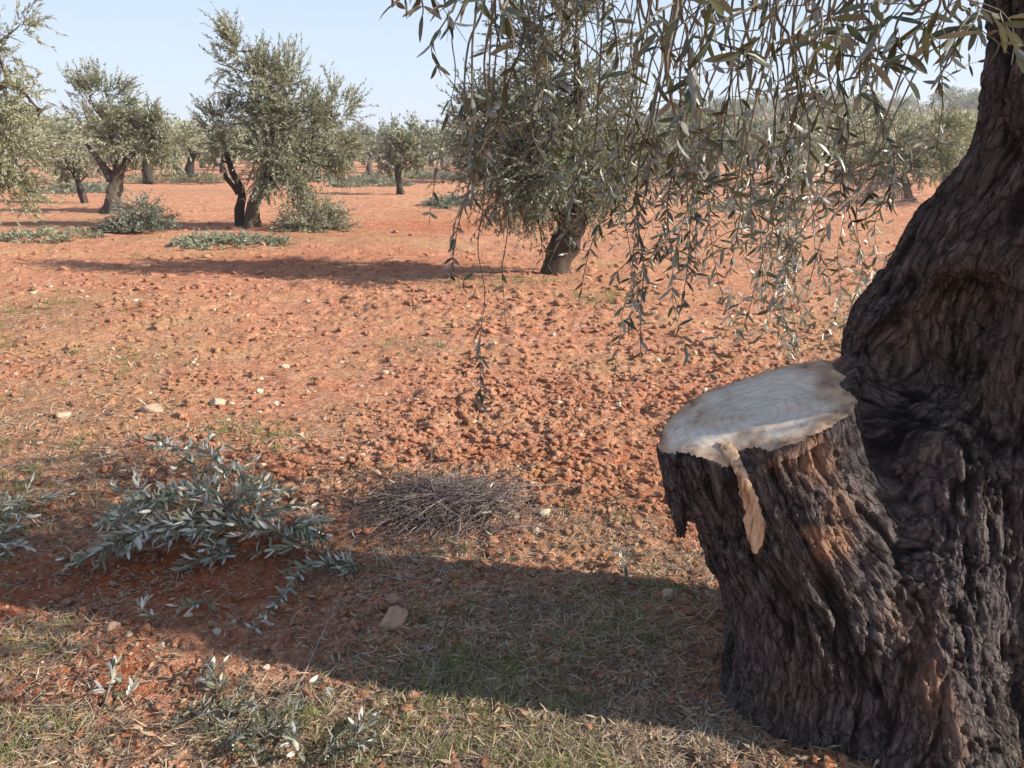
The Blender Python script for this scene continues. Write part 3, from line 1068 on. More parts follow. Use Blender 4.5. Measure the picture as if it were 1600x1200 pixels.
ST = [  # x top, x bottom, y bottom, distance, density, options
    (722, 690, 120, 1.75, .7, dict(thick=.0024, side=.13, bare=.25)), (735, 697, 188, 1.75, .12, dict(thick=.002, bare=.8)),
    (668, 655, 40, 1.7, .7, dict(thick=.0024, side=.14)), (775, 757, 300, 1.9, 1.1, {}), (768, 742, 400, 2.1, .9, dict(bare=.1)),
    (815, 768, 225, 2.0, .9, {}), (760, 702, 445, 2.4, .8, dict(bare=.45)), (790, 752, 640, 2.35, .55, dict(bare=.74, side=.11, thick=.0022)),
    (850, 838, 180, 1.7, .9, {}), (905, 880, 210, 1.9, .8, {}), (880, 905, 330, 2.4, .7, {}), (945, 935, 150, 1.6, .8, {}),
    (1000, 1012, 260, 1.8, .7, dict(bare=.2)), (1010, 1002, 570, 2.2, .5, dict(bare=.35, side=.14)), (1061, 1076, 340, 1.5, .9, dict(thick=.005, side=.15)),
    (1064, 1090, 170, 1.35, 1.5, dict(side=.13, LL=.055, LW=.011)), (1050, 945, 500, 2.2, 1.0, dict(bare=.35)), (1080, 905, 470, 2.5, 1.0, dict(bare=.45)),
    (1070, 985, 455, 2.2, 1.1, dict(bare=.4)), (1110, 1080, 565, 2.0, .5, dict(bare=.3, side=.14, thick=.0022)), (1100, 1052, 420, 2.1, .9, dict(bare=.3)),
    (1125, 1110, 300, 1.9, .6, dict(bare=.3)), (1145, 1165, 150, 1.6, .9, {}), (1160, 1140, 430, 2.0, .9, dict(bare=.25)),
    (1185, 1175, 360, 1.9, 1.0, {}), (1205, 1190, 470, 2.3, 1.0, dict(bare=.3)), (1215, 1225, 240, 1.6, 1.0, {}), (1235, 1262, 520, 2.3, 1.3, dict(bare=.4)),
    (1240, 1275, 560, 2.4, 1.4, dict(bare=.5)), (1255, 1250, 330, 1.9, 1.1, {}), (1270, 1300, 460, 2.3, 1.2, dict(bare=.4)), (1280, 1240, 420, 2.1, 1.1, dict(bare=.2)),
    (1290, 1290, 190, 1.6, 1.1, {}), (1300, 1310, 330, 2.0, 1.1, {}), (1320, 1325, 220, 1.8, 1.1, {}), (1335, 1340, 380, 2.3, .9, dict(bare=.3)),
    (1350, 1345, 170, 1.6, 1.1, {}), (1375, 1365, 130, 1.5, 1.1, dict(LL=.058, LW=.012)), (1370, 1385, 330, 2.5, .6, dict(bare=.4)), (1400, 1405, 120, 1.6, 1.1, {}),
    (1425, 1420, 150, 1.75, 1.0, {}), (1450, 1445, 110, 1.5, 1.0, dict(LL=.058, LW=.012)), (1475, 1455, 170, 1.8, .8, {}), (1500, 1480, 90, 1.6, .9, dict(LL=.058, LW=.012)), (1520, 1500, 60, 1.7, .9, {}),
    (1485, 1462, 240, 2.9, .7, dict(bare=.3)), (975, 1045, 620, 2.5, .5, dict(bare=.65, side=.12, thick=.002)), (1000, 958, 600, 2.5, .5, dict(bare=.6, side=.12, thick=.002)),
    (700, 745, 10, 1.6, 1.0, {}), (800, 805, 60, 1.5, 1.1, {}), (870, 880, 60, 1.7, 1.0, {}), (1030, 1020, 90, 1.6, .9, {}), (1120, 1125, 60, 1.6, .9, {}),
    (1180, 1180, 90, 1.5, 1.0, dict(LL=.058, LW=.012)), (1260, 1262, 100, 1.5, 1.1, {}), (1310, 1308, 90, 1.5, 1.1, dict(LL=.058, LW=.012)), (1420, 1415, 60, 1.5, 1.1, dict(LL=.058, LW=.012)), (1200, 1215, 600, 2.7, .6, dict(bare=.6)),
    (935, 1120, 380, 2.6, .9, dict(bare=.4)), (1150, 1060, 500, 2.5, .9, dict(bare=.5)), (1330, 1160, 520, 2.8, .9, dict(bare=.5)), (620, 612, 12, 1.7, 1.0, dict(side=.12)),
    (1350, 1215, 450, 2.6, 1.0, dict(bare=.4)), (1290, 1225, 500, 2.5, 1.1, dict(bare=.5)), (970, 1000, 380, 2.3, .8, dict(bare=.3)),
    (820, 850, 420, 2.7, .5, dict(bare=.5)), (745, 735, 330, 2.2, .9, dict(bare=.3))]
for k, a in enumerate(ST):
    if k % 6 == 4:
        continue
    D_ = a[3] + (.55 if 1180 < a[1] < 1330 and a[2] >= 400 else 0)
    strand(a[0], a[1], a[2], D_, a[4] * .85, **a[5])
rs = np.random.default_rng(44)
for k in range(30):      # finer, farther strands low on the right of the curtain
    xb = rs.uniform(890, 1340)
    yb = rs.uniform(300, 560) if xb > 1120 else rs.uniform(280, 500)
    strand(xb + rs.normal() * 30, xb, yb, rs.uniform(2.7, 3.4), rs.uniform(.7, 1.4), bare=rs.uniform(.3, .7), LL=.048, LW=.0095, side=.24, thick=.0022, wig=1.8)


for k in range(24):      # thin bare twigs that arch through the curtain
    x0 = rs.uniform(760, 1400)
    p0 = at(x0, rs.uniform(-20, 320), rs.uniform(1.6, 2.9))
    d = nrm(np.array([rs.normal(), rs.normal() * .4, rs.uniform(-.6, .3)]))
    pts = [p0]
    for q in range(9):
        d = nrm(d + np.array([0, 0, -.22]) + rs.normal(size=3) * .12)
        pts.append(pts[-1] + d * rs.uniform(.03, .06))
    src = LP3[np.argmin(np.linalg.norm(LP3 - (p0 + [0, 0, .3]), axis=1))]
    up = [src, (src * .45 + p0 * .55) + [0, 0, .08]]
    mbS, mbL = MB(), MB()
    tubes(mbS, smooth_path(up + pts, 34)[None], .0026, .0007, 4)
    leafy_twigs(mbS, mbL, smooth_path(pts, 20)[None], .0009, .0006, .03, .045, .009, .45, drop=.4)
    b = mbS.build('hanging_branch', M_TWIG, near_tree, smooth=True)
    mbL.build('leaves', M_LEAF, b, smooth=True)

# crown of the same tree, above and to the right of the frame: it is what keeps the trunk in the shade
def blob_twigs(c, rad, n, K=6, tw=.45, up=.25, droop=.0):
    """twigs starting inside an ellipsoid and growing outward"""
    c, rad = np.array(c, float), np.array(rad, float)
    kc = max(4, n // 16)
    cc_ = rdir(kc) * (rng.random((kc, 1)) ** (1 / 2.4)) * .86
    q_ = cc_[rng.integers(kc, size=n)] + rng.normal(size=(n, 3)) * .15
    d = nrm(q_ + rng.normal(size=(n, 3)) * .1)
    S = c + q_ * rad
    g = nrm(d * rad.mean() + rng.normal(size=(n, 3)) * .45 * rad.mean() + np.array([0, 0, up * rad.mean() * 1.3]))
    L = tw * (0.5 + rng.random((n, 1)))
    P = [S]
    for k in range(K - 1):
        g = nrm(g + rng.normal(size=(n, 3)) * .12 + np.array([0, 0, -droop]))
        P.append(P[-1] + g * L / (K - 1))
    return np.stack(P, 1)


def fast_leaves(mb, P, per, L, W, spread=.9, r=None, low=0.05):
    """leaves along many twigs at once; P (M,K,3)"""
    M, K, _ = P.shape
    t = low + (1 - low) * rng.random((M, per))
    f = t * (K - 1.001)
    i = f.astype(int)
    fr = (f - i)[..., None]
    mi = np.arange(M)[:, None]
    a, b = P[mi, i], P[mi, i + 1]
    pos = (a + (b - a) * fr).reshape(-1, 3)
    tan = nrm((b - a).reshape(-1, 3))
    d = tan + rdir(len(pos), spread)
    n = rdir(len(pos), 1) + np.array([0, 0, .5])
    if r is None:
        rr = rng.random(len(pos))
    else:
        rr = np.clip(np.repeat(r, per) + rng.normal(size=len(pos)) * .22, 0, 1)
    leaves(mb, pos, d, n, L * (0.7 + .6 * rng.random(len(pos))), W * (0.7 + .6 * rng.random(len(pos))), .1, False, rr)


mbT, mbC = MB(), MB()
for c, rad, n in [((2.5, 1.95, 2.55), (.8, .40, .45), 190), ((3.3, 2.05, 2.6), (.6, .38, .55), 120), ((2.0, 2.0, 2.7), (.5, .5, .4), 90),
                  ((2.6, 1.6, 2.6), (.5, .3, .4), 40), ((3.2, 1.9, 2.1), (.5, .36, .3), 80), ((1.2, 2.4, 3.0), (.7, .7, .4), 100), ((.2, 2.5, 3.0), (.7, .6, .3), 70), ((2.4, 1.95, 1.9), (.4, .32, .25), 50)]:
    P = blob_twigs(c, rad, int(n * .62), 6, .4, .1, .12)
    tubes(mbT, P, .004, .0012, 3)
    fast_leaves(mbC, P, 30, .055, .012)
cr = mbT.build('crown', M_TWIG, near_tree)
mbC.build('leaves', M_LEAF, cr)


# ------------------------------------------------------------------ the olive trees of the field
def scale_at(p):
    """metres per photo pixel at a world point"""
    f = np.array([0, cp, -sp])
    return float((np.asarray(p) - [0, 0, H_EYE]) @ f) / F_PX


def stem_mesh(mb, pts, r0, r1, K=30, sides=16, seed=1, flare=.4):
    P = smooth_path(pts, K)
    k0 = mb.n
    tmp = MB()
    tubes(tmp, P[None], 1.0, 1.0, sides, [rng.random()])
    V = tmp.V[0]
    c = np.repeat(P, sides, 0)
    t = np.repeat(np.linspace(0, 1, K), sides)
    rad = r0 * (1 - t) + r1 * t + r0 * flare * np.exp(-t * 9)
    n = fbm(V[:, 0] * 1.6 + seed, V[:, 1] * 1.6, c[:, 2] * 2.2, 3, seed) + .9 * fbm(V[:, 0] * 4 + seed, V[:, 1] * 4, c[:, 2] * 3, 3, seed + 5)
    V = c + (V - c) * (rad * (1 + .55 * n))[:, None]
    mb.add(V, tmp.F[4][0], tmp.R[0])
    return P


def olive(base, stems, blobs, label, group=None, leafmat=None, L=.075, W=.02, seed=1, per=26, cat='olive tree', tw=.42, tdens=2.6, bark=None):
    """base: photo px of the foot. stems: ([(x,y,dD)...], r0, r1). blobs: (x, y, dD, rx, ry, n twigs, up, droop) in photo px"""
    b = gp(*base)
    b[2] = float(ground_h(b[:1], b[1:2])[0]) - .03
    root = thing('olive_tree', b, label, cat, group)
    mS = MB()
    D = b[1]
    tips = []
    for k, (pts, r0, r1) in enumerate(stems):
        w = [at(x, y, D + dd) for x, y, dd in pts]
        if k == 0 or pts[0][1] >= base[1] - 12:
            w[0][2] = b[2] - .05
        P = stem_mesh(mS, w, r0, r1, seed=seed * 7 + k)
        tips.append(P)
    allp = np.concatenate(tips)
    mT, mL = MB(), MB()
    for x, y, dd, rx, ry, n, up, droop in blobs:
        c = at(x, y, D + dd)
        s = scale_at(c)
        rad = (rx * s, min(rx, ry * 1.4) * s * .95, ry * s)
        # limb from the nearest stem point below
        cand = allp[allp[:, 2] < c[2] + .1] if (allp[:, 2] < c[2] + .1).any() else allp
        src = cand[np.argmin(np.linalg.norm(cand - (c - [0, 0, .4]), axis=1))]
        wig = rng.normal(size=3) * .1
        P = smooth_path([src, (src + c) / 2 + wig, c], 10)
        tubes(mS, P[None], .032, .010, 6, [.5])
        for q in range(4):
            e = c + rdir(1)[0] * np.array(rad) * .7
            tubes(mT, smooth_path([c, (c + e) / 2 + rng.normal(size=3) * .08, e], 7)[None], .014, .005, 4)
        P = blob_twigs(c, rad, int(n * tdens), 5, tw, up, droop)
        tubes(mT, P, .006, .002, 3)
        tone = np.clip(rng.normal(.5, .12) + .9 * fbm(P[:, 0, 0] * 2.2, P[:, 0, 1] * 2.2, P[:, 0, 2] * 2.2, 2, seed) + rng.normal(size=len(P)) * .12, 0, 1)
        fast_leaves(mL, P, per, L, W, .75, tone)
    t = mS.build('trunk', bark or M_FARBARK, root, b, True)
    c = mT.build('branches', M_TWIG, root, b)
    mL.build('crown', leafmat or M_CROWN, root, b)
    return root


# the round-crowned tree behind the hanging branches, ten metres away
olive((872, 428), [([(868, 436, 0), (874, 400, 0), (892, 360, 0), (888, 325, .05)], .145, .15), ([(884, 380, .05), (905, 345, .1), (925, 322, .2)], .15, .07),
                   ([(888, 345, 0), (850, 300, -.1), (820, 240, -.1)], .09, .04), ([(890, 350, 0), (895, 270, .1), (905, 170, 0), (900, 60, 0)], .10, .03), ([(918, 330, .1), (950, 270, .2)], .07, .03)],
      [(890, 40, 0, 85, 85, 90, .5, 0), (860, 130, 0, 85, 70, 90, .3, .02), (915, 190, 0, 90, 85, 120, .1, .05), (800, 210, 0, 70, 60, 80, .1, .1), (850, 265, -.4, 95, 60, 130, 0, .15),
       (775, 285, 0, 55, 50, 60, 0, .15), (955, 255, .2, 75, 60, 90, 0, .15), (760, 190, .1, 40, 50, 30, .3, 0), (990, 200, .3, 35, 50, 25, .2, 0), (935, 290, .1, 60, 28, 45, 0, .1), (810, 300, -.2, 60, 25, 40, 0, .1)],
      'bushy olive tree with a thick leaning trunk dark with shade, seen through the hanging branches', bark=simple_rnd('shaded_olive_bark', [(0, (0.035, 0.024, 0.02)), (1, (0.08, 0.055, 0.045))], .9, 14, .03), leafmat=M_CROWN_DK, L=.06, W=.017, seed=3, per=30)  # bark colour darkened in place of the shade cast by its own crown
# the tall two-headed tree on the left
olive((392, 357), [([(396, 358, 0), (396, 325, 0), (405, 300, 0), (420, 250, 0), (425, 160, 0), (395, 90, 0)], .135, .04), ([(376, 358, .1), (374, 330, .1), (378, 300, .1), (362, 265, .1), (350, 225, .1)], .10, .04),
                   ([(405, 300, 0), (445, 270, .2), (480, 250, .4)], .09, .04), ([(374, 300, .1), (355, 280, .2), (352, 272, .3)], .06, .04)],
      [(378, 80, 0, 34, 32, 30, .7, 0), (395, 125, 0, 50, 35, 60, .4, 0), (440, 130, 0, 55, 45, 75, .45, 0), (465, 175, 0, 42, 45, 60, .4, 0), (420, 195, 0, 48, 50, 80, .2, .03),
       (455, 235, 0, 50, 42, 75, 0, .12), (420, 255, -.3, 42, 38, 65, 0, .15), (450, 275, 0, 42, 28, 35, -.1, .2), (345, 188, .1, 26, 26, 32, .5, 0), (350, 225, .1, 24, 24, 22, .2, 0),
       (525, 180, .6, 34, 32, 45, .5, 0), (520, 225, .6, 34, 34, 50, .2, .05), (500, 260, .5, 26, 22, 22, 0, .15), (360, 105, 0, 18, 14, 7, .5, 0)],
      'tall olive tree with a high uneven crown and forked trunk left of centre', leafmat=M_CROWN, L=.075, W=.02, seed=5, per=26)
# the tree with the thick short trunk, further left
olive((178, 333), [([(174, 337, 0), (176, 305, 0), (180, 280, 0), (186, 250, 0), (170, 200, 0)], .20, .07), ([(184, 265, 0), (215, 235, 0), (240, 215, .2)], .10, .04), ([(176, 280, 0), (150, 245, 0), (135, 225, 0)], .10, .03)],
      [(165, 145, 0, 40, 30, 50, .6, 0), (160, 190, 0, 42, 34, 60, .3, 0), (205, 205, .1, 38, 30, 55, .2, .03), (245, 205, .3, 36, 30, 50, .4, 0), (225, 235, .1, 50, 24, 50, 0, .12), (280, 215, .5, 28, 28, 30, .4, 0),
       (140, 150, 0, 24, 20, 12, .5, 0), (175, 225, 0, 36, 22, 30, 0, .1), (265, 240, .3, 30, 20, 22, 0, .1)],
      'olive tree with a thick short dark trunk and a wide two-lobed crown on the left', leafmat=M_CROWN, L=.085, W=.024, seed=8, per=24)
# the pale tree on the left edge, its trunk outside the frame
olive((-150, 378), [([(-150, 380, 0), (-140, 300, 0), (-120, 210, 0), (-60, 120, 0), (-30, 60, 0)], .22, .05), ([(-130, 250, 0), (-60, 200, 0), (10, 130, 0), (60, 170, 0)], .10, .015), ([(-130, 270, 0), (-60, 260, 0), (-10, 250, 0)], .08, .03)],
      [(5, 60, 0, 42, 50, 26, .1, .10), (0, 165, 0, 50, 40, 26, 0, .15), (-60, 120, 0, 70, 70, 70, .1, .1), (15, 225, 0, 66, 48, 120, .1, .10), (5, 290, 0, 52, 42, 80, 0, .1), (-50, 260, 0, 70, 60, 60, 0, .1), (60, 175, 0, 38, 36, 9, .1, .12), (-80, 0, 0, 80, 60, 60, .3, 0)],
      'pale leafy olive tree cut off by the left edge of the picture', leafmat=M_CROWN_YL, L=.075, W=.019, seed=11, per=24)
# bushy tree between them
olive((100, 318), [([(135, 320, 0), (125, 290, 0), (112, 262, 0), (100, 245, 0)], .10, .05)], [(115, 240, 0, 42, 26, 40, .2, 0), (150, 255, 0, 30, 22, 22, 0, .1), (95, 262, 0, 24, 20, 16, 0, .1)],
      'low leaning olive tree just left of the thick-trunked one', leafmat=M_CROWN, L=.10, W=.03, seed=13, per=20)
# the small tree standing alone in the middle
olive((625, 305), [([(627, 307, 0), (624, 285, 0), (621, 268, 0), (622, 250, 0)], .13, .09)], [(608, 243, 0, 20, 16, 26, .3, 0), (632, 240, 0, 24, 20, 34, .3, 0), (620, 228, 0, 24, 14, 26, .5, 0), (645, 250, 0, 14, 12, 12, 0, .05)],
      'small olive tree with one thin dark trunk standing alone in the red field', leafmat=M_CROWN_DK, L=.13, W=.04, seed=17, per=26, tw=.4)
# mid-distance trees on the right
R = [((1115, 292), 'broad olive tree with a dark stem right of the round-crowned tree', [(1105, 245, 0, 60, 34, 70, .2, .05), (1060, 250, 0, 40, 30, 40, .1, .05), (1150, 240, 0, 45, 32, 45, .2, .05)]),
     ((1010, 290), 'pale green olive tree beside the crown of the nearest one', [(985, 235, 0, 48, 36, 60, .2, .05), (1020, 245, 0, 40, 32, 40, .1, .05), (960, 265, 0, 30, 20, 20, 0, .05)]),
     ((1240, 295), 'olive tree behind the bright hanging leaves', [(1230, 240, 0, 55, 36, 70, .2, .05), (1270, 250, 0, 40, 26, 40, .1, .05)]),
     ((1420, 318), 'olive tree with drooping brownish foliage just left of the big trunk', [(1400, 240, 0, 60, 40, 80, .2, .08), (1440, 270, 0, 50, 36, 60, 0, .15), (1370, 275, 0, 40, 26, 30, 0, .1), (1470, 220, 0, 50, 40, 60, .1, .1)])]
for k, (b, lab, bl) in enumerate(R):
    olive(b, [([(b[0], b[1] + 2, 0), (b[0] - 4, b[1] - 20, 0), (b[0] - 8, b[1] - 45, 0)], .2, .08)], bl, lab, leafmat=[M_CROWN_DK, M_CROWN_YL, M_CROWN, M_CROWN_DK][k], L=.11, W=.034, seed=21 + k, per=22)

# ------------------------------------------------------------------ far rows of olive trees, copied from four patterns
def far_proto(seed, h, w, mat, nb=7):
    r = np.random.default_rng(seed)
    mS, mL = MB(), MB()
    lean = r.normal() * .25
    top = np.array([lean, r.normal() * .15, h * .42])
    P = stem_mesh(mS, [(0, 0, -.15), (lean * .4, 0, h * .2), tuple(top)], .24, .13, K=8, sides=7, seed=seed)
    for k in range(nb):
        a = k * 2 * pi / nb + r.random()
        rr = w * .5 * (0.35 + .5 * r.random())
        c = np.array([lean + cos(a) * rr, sin(a) * rr, h * (.50 + .28 * r.random())])
        rad = (w * .27, w * .27, h * .17)
        tubes(mS, smooth_path([P[-1], (P[-1] + c) / 2 + r.normal(size=3) * .15, c], 6)[None], .06, .02, 4)
        T = blob_twigs(c, rad, 34, 4, .6, .5, .0)
        fast_leaves(mL, T, 12, .22, .075, .8, np.clip(r.normal(.5, .2) + r.normal(size=34) * .15, 0, 1))
    T = blob_twigs((lean, 0, h * .78), (w * .25, w * .25, h * .2), 60, 4, .7, .9, .0)
    fast_leaves(mL, T, 12, .22, .075, .7)
    o = bpy.data.objects.new('olive_tree', None)
    COL.objects.link(o)
    mS.build('trunk', M_FARBARK, o)
    mL.build('crown', mat, o)
    return o


protos = [far_proto(101, 3.5, 4.0, M_CROWN), far_proto(102, 3.1, 4.4, M_CROWN_DK), far_proto(103, 3.7, 3.6, M_CROWN_BL), far_proto(104, 3.3, 4.6, M_CROWN, 9), far_proto(105, 3.0, 4.2, M_CROWN_YL)]
used = set()


def far_tree(x, y, sc, label, group):
    k = int(rng.integers(len(protos)))
    p = protos[k]
    o = p if k not in used else copy_tree(p)
    used.add(k)
    o.location = (float(x), float(y), float(ground_h(np.array([x]), np.array([y]))[0]) - .05)
    o.rotation_euler = (0, 0, float(rng.random() * 6.28))
    o.scale = (float(sc * rng.uniform(1.1, 1.5)), float(sc * rng.uniform(1.1, 1.5)), float(sc * rng.uniform(.95, 1.3)))
    tag(o, label, 'olive tree', group)


ft = []
yy = 43.0
while yy < 128:
    xx = -yy * .70 + rng.random() * 5
    while xx < yy * .70:
        px = 800 + 1250 * xx / (yy * .985)
        open_mid = (490 < px < 740 and yy < 52)
        if not open_mid and rng.random() < .86:
            ft.append((xx + rng.normal() * .9, yy + rng.normal() * 1.3, px))
        xx += (5.6 + yy * .03) * (1.0 if px < 760 else 1.15)
    yy += 6.0 + (yy - 46) * .13
for x, y, px in ft:
    if px < 560:
        far_tree(x, y, 1.0, 'distant olive tree in the hazy rows behind the trees on the left', 'distant olive trees on the left')
    elif px < 800:
        far_tree(x, y, .95, 'distant olive tree in the row behind the lone small tree', 'distant olive trees in the middle')
    else:
        far_tree(x, y, 1.0, 'distant olive tree in the rows behind the hanging branches', 'distant olive trees on the right')
# trees on the rise at the far right
n = 0
for q in range(900):
    y = 132 + 150 * rng.random()
    px = 850 + 800 * rng.random()
    x = (px - 800) / 1250 * y
    if n >= 80:
        break
    n += 1
    far_tree(x, y, rng.uniform(1.0, 1.6), 'small dark tree on the low hill at the horizon', 'trees on the far hill')
# the skyline on the left and in the middle
for q in range(34):
    y = 150 + 60 * rng.random()
    x = (rng.uniform(-40, 860) - 800) / 1250 * y
    far_tree(x, y, 1.15, 'distant tree on the flat skyline', 'trees on the flat skyline')


mb = MB()
n = 1500
X = np.concatenate([rng.uniform(-95, 130, n), rng.uniform(20, 190, 2200)])
Y = np.concatenate([rng.uniform(128, 175, n), rng.uniform(110, 330, 2200)])
big = np.concatenate([rng.uniform(1.2, 3.6, n), rng.uniform(.5, 2.4, 2200)])
C0 = np.stack([X, Y, ground_h(X, Y)], 1)
per = 40
P = np.repeat(C0, per, 0)
hh_ = np.repeat(big, per)
P = P + rng.normal(size=P.shape) * [1.3, 1.3, 0] + np.stack([0 * hh_, 0 * hh_, hh_ * rng.random(len(P)) ** .8], 1)
leaves(mb, P, rdir(len(P)) + [0, 0, .4], rdir(len(P)), .55, .26, .1, False, np.clip(np.repeat(rng.random(len(C0)), per) * .6 + rng.random(len(P)) * .4, 0, 1))
tag(mb.build('scrub', M_CROWN_DK), 'low grey-green scrub and far woodland along the horizon', 'scrub', kind='stuff')


# ------------------------------------------------------------------ bushes and brush piles of the field
def bush(name, px, py, w, h, label, mat, n=260, L=.07, W=.02, cat='bush', leafy=True, twmat=None, per=18, flat=1.0, r=None, seed_up=.6, tw=.35):
    c = gpg(px, py)
    s = scale_at(c)
    rad = np.array([w * s, w * s * .8 * flat, h * s])
    root = thing(name, c, label, cat)
    m = n
    a = rng.random(m) * 2 * pi
    rr = np.sqrt(rng.random(m))
    S = c + np.stack([np.cos(a) * rr * rad[0] * .85, np.sin(a) * rr * rad[1] * .85, rng.random(m) * (1 - rr ** 2) * rad[2] * .9], 1)
    g = nrm(np.stack([np.cos(a) * rr, np.sin(a) * rr, seed_up * (1.2 - rr)], 1) + rng.normal(size=(m, 3)) * .45)
    g[:, 2] = np.abs(g[:, 2]) * (.9 if leafy else .35)
    P = [S]
    for k in range(4):
        g = nrm(g + rng.normal(size=(m, 3)) * .18 + [0, 0, -.08])
        P.append(P[-1] + g * (tw * rad[2] / .5 + .05) * .25 * rng.uniform(.6, 1.3, (m, 1)))
    P = np.stack(P, 1)
    P[:, :, 2] = np.maximum(P[:, :, 2], c[2] + .005)
    mT = MB()
    tubes(mT, P, .006, .002, 3)
    mT.build('twigs', twmat or M_TWIG, root, c)
    if leafy:
        mL = MB()
        fast_leaves(mL, P, per, L, W, .8)
        mL.V = [np.concatenate([v[:, :2], np.maximum(v[:, 2:], c[2] + .003)], 1) for v in mL.V]
        mL.build('leaves', mat, root, c)
    return root


bush('shoot_bush', 222, 362, 34, 46, 'round dark grey-green bush beside the thick-trunked tree on the left', M_CROWN_BL, 300, .075, .02)
bush('shoot_bush', 492, 357, 42, 52, 'rounded leafy bush of shoots right of the tall tree', M_CROWN, 340, .075, .02)
bush('brush_pile', 362, 382, 100, 14, 'flat heap of cut green branches on the soil before the tall tree', M_CROWN, 300, .075, .02, 'brush pile', flat=1.0)
bush('brush_pile', 205, 360, 60, 8, 'thin strip of cut branches under the thick-trunked tree', M_CROWN_BL, 160, .075, .02, 'brush pile')
bush('brush_pile', 60, 372, 110, 9, 'strip of cut leafy branches at the left edge of the field', M_CROWN, 200, .075, .02, 'brush pile')
bush('brush_pile', 700, 322, 40, 18, 'grey heap of cut branches left of the round-crowned tree', M_CROWN_BL, 260, .09, .025, 'brush pile')
bush('brush_pile', 580, 292, 70, 14, 'pale brush heap behind the small lone tree', M_CROWN_BL, 300, .13, .035, 'brush pile')
bush('brush_pile', 690, 278, 60, 14, 'long grey brush heap on the far edge of the field', M_CROWN_BL, 300, .13, .035, 'brush pile')
for bx, by, bw, bh, lab in [(280, 283, 90, 12, 'long brush heap at the foot of the far trees left of the tall tree'), (470, 284, 60, 12, 'brush heap just behind the crown of the tall tree'), (640, 277, 90, 13, 'wide brush heap behind and above the lone small tree'), (820, 284, 80, 14, 'brush heap behind the hanging branches left of the round-crowned tree'), (120, 300, 80, 12, 'weedy heap of brush behind the thick-trunked tree')]:
    bush('brush_pile', bx, by, bw, bh, lab, [M_CROWN_BL, M_CROWN_YL][bx % 3 == 1], 300, .13, .035, 'brush pile')
bush('brush_pile', 1345, 322, 75, 60, 'purplish heap of bare branches left of the big trunk', None, 420, cat='brush pile', leafy=False, twmat=M_DEAD)
bush('brush_pile', 1180, 330, 90, 14, 'low heap of cut branches behind the hanging leaves', M_CROWN_BL, 260, .08, .02, 'brush pile')


# ------------------------------------------------------------------ loose ground: clods, stones, grass, litter
def ground_scatter(n, x0, x1, y0, y1, dens=None):
    """uniform over the photo region, so that near things are not crowded out; returns ground points"""
    px = rng.uniform(x0, x1, n * 3)
    py = rng.uniform(y0, y1, n * 3)
    r1 = (px - 800) / F_PX
    b = (600 - py) / F_PX
    t = H_EYE / (sp - b * cp)
    X, Y = r1 * t, (cp + b * sp) * t
    X, Y = X[:], Y[:]
    if dens is not None:
        k = rng.random(len(X)) < dens(X, Y)
        X, Y = X[k], Y[k]
    X, Y = X[:n], Y[:n]
    return np.stack([X, Y, ground_h(X, Y)], 1)


ICO_V = None


def rock_shape(seed, sub=2, rough=.18):
    r = np.random.default_rng(seed)
    me = bpy.data.meshes.new('tmp')
    import bmesh
    bm = bmesh.new()
    bmesh.ops.create_icosphere(bm, subdivisions=sub, radius=1)
    V = np.array([v.co[:] for v in bm.verts])
    F = np.array([[v.index for v in f.verts] for f in bm.faces])
    bm.free()
    bpy.data.meshes.remove(me)
    for k in range(9):
        n = nrm(r.normal(size=3))
        lim = r.uniform(.5, .85)
        d = V @ n
        V = V - np.clip(d - lim, 0, None)[:, None] * n
    V = V + V * (rough * fbm(V[:, 0] * 2.2 + seed, V[:, 1] * 2.2, V[:, 2] * 2.2, 3, seed, .7))[:, None]
    return V, F


def clod_field(P, S, name, mat, sub=1, group=None, nshape=24, label=None, cat=None, tone=1.0):
    mb = MB()
    shapes = [rock_shape(500 + k, sub, .75) for k in range(nshape)]
    which = rng.integers(nshape, size=len(P))
    for k, (V, F) in enumerate(shapes):
        i = np.where(which == k)[0]
        if not len(i):
            continue
        a = rng.random(len(i)) * 2 * pi
        sc = S[i][:, None] * rng.uniform(.6, 1.4, (len(i), 3)) * [1, 1, .62]
        W = V[None] * sc[:, None]
        ca, sa = np.cos(a)[:, None], np.sin(a)[:, None]
        X = W[..., 0] * ca - W[..., 1] * sa
        Y = W[..., 0] * sa + W[..., 1] * ca
        G = np.stack([X, Y, W[..., 2]], -1) + P[i][:, None] + np.array([0, 0, 1]) * (S[i] * .12)[:, None, None]
        FF = (F[None] + (np.arange(len(i)) * len(V))[:, None, None]).reshape(-1, 3)
        mb.add(G.reshape(-1, 3), FF, np.repeat(rng.random(len(i)) * tone, len(V)))
    return tag(mb.build(name, mat), label, cat, kind='stuff')


soil_dens = lambda X, Y: np.clip(1.7 - Y / 8.5, .18, 1) * np.clip(1.0 - 1.1 * cover(X, Y), .08, 1) * np.clip(.6 + .9 * fbm(X * .8, Y * .8, 0, 2, 61), .05, 1)
P = np.concatenate([ground_scatter(15000, -150, 1750, 330, 1250, soil_dens), ground_scatter(18000, -150, 1750, 330, 800, soil_dens)])
S = (0.003 + 0.030 * rng.random(len(P)) ** 3.2) * np.clip(.3 + P[:, 1] / 7, .6, 2.0)
clod_field(P, S, 'earth_clods', M_SOIL, 2, tone=.25, label='broken clods of red earth all over the field', cat='earth clods')
P = ground_scatter(9000, -150, 1750, 600, 1250, lambda X, Y: np.full(len(X), .9))
clod_field(P, 0.0022 + 0.006 * rng.random(len(P)) ** 2, 'gravel', simple_rnd('gravel_grain', [(0, (.34, .12, .06)), (.6, (.5, .26, .16)), (1, (.62, .5, .38))], .95), 1, label='fine gravel and crumbs of red earth', cat='gravel')


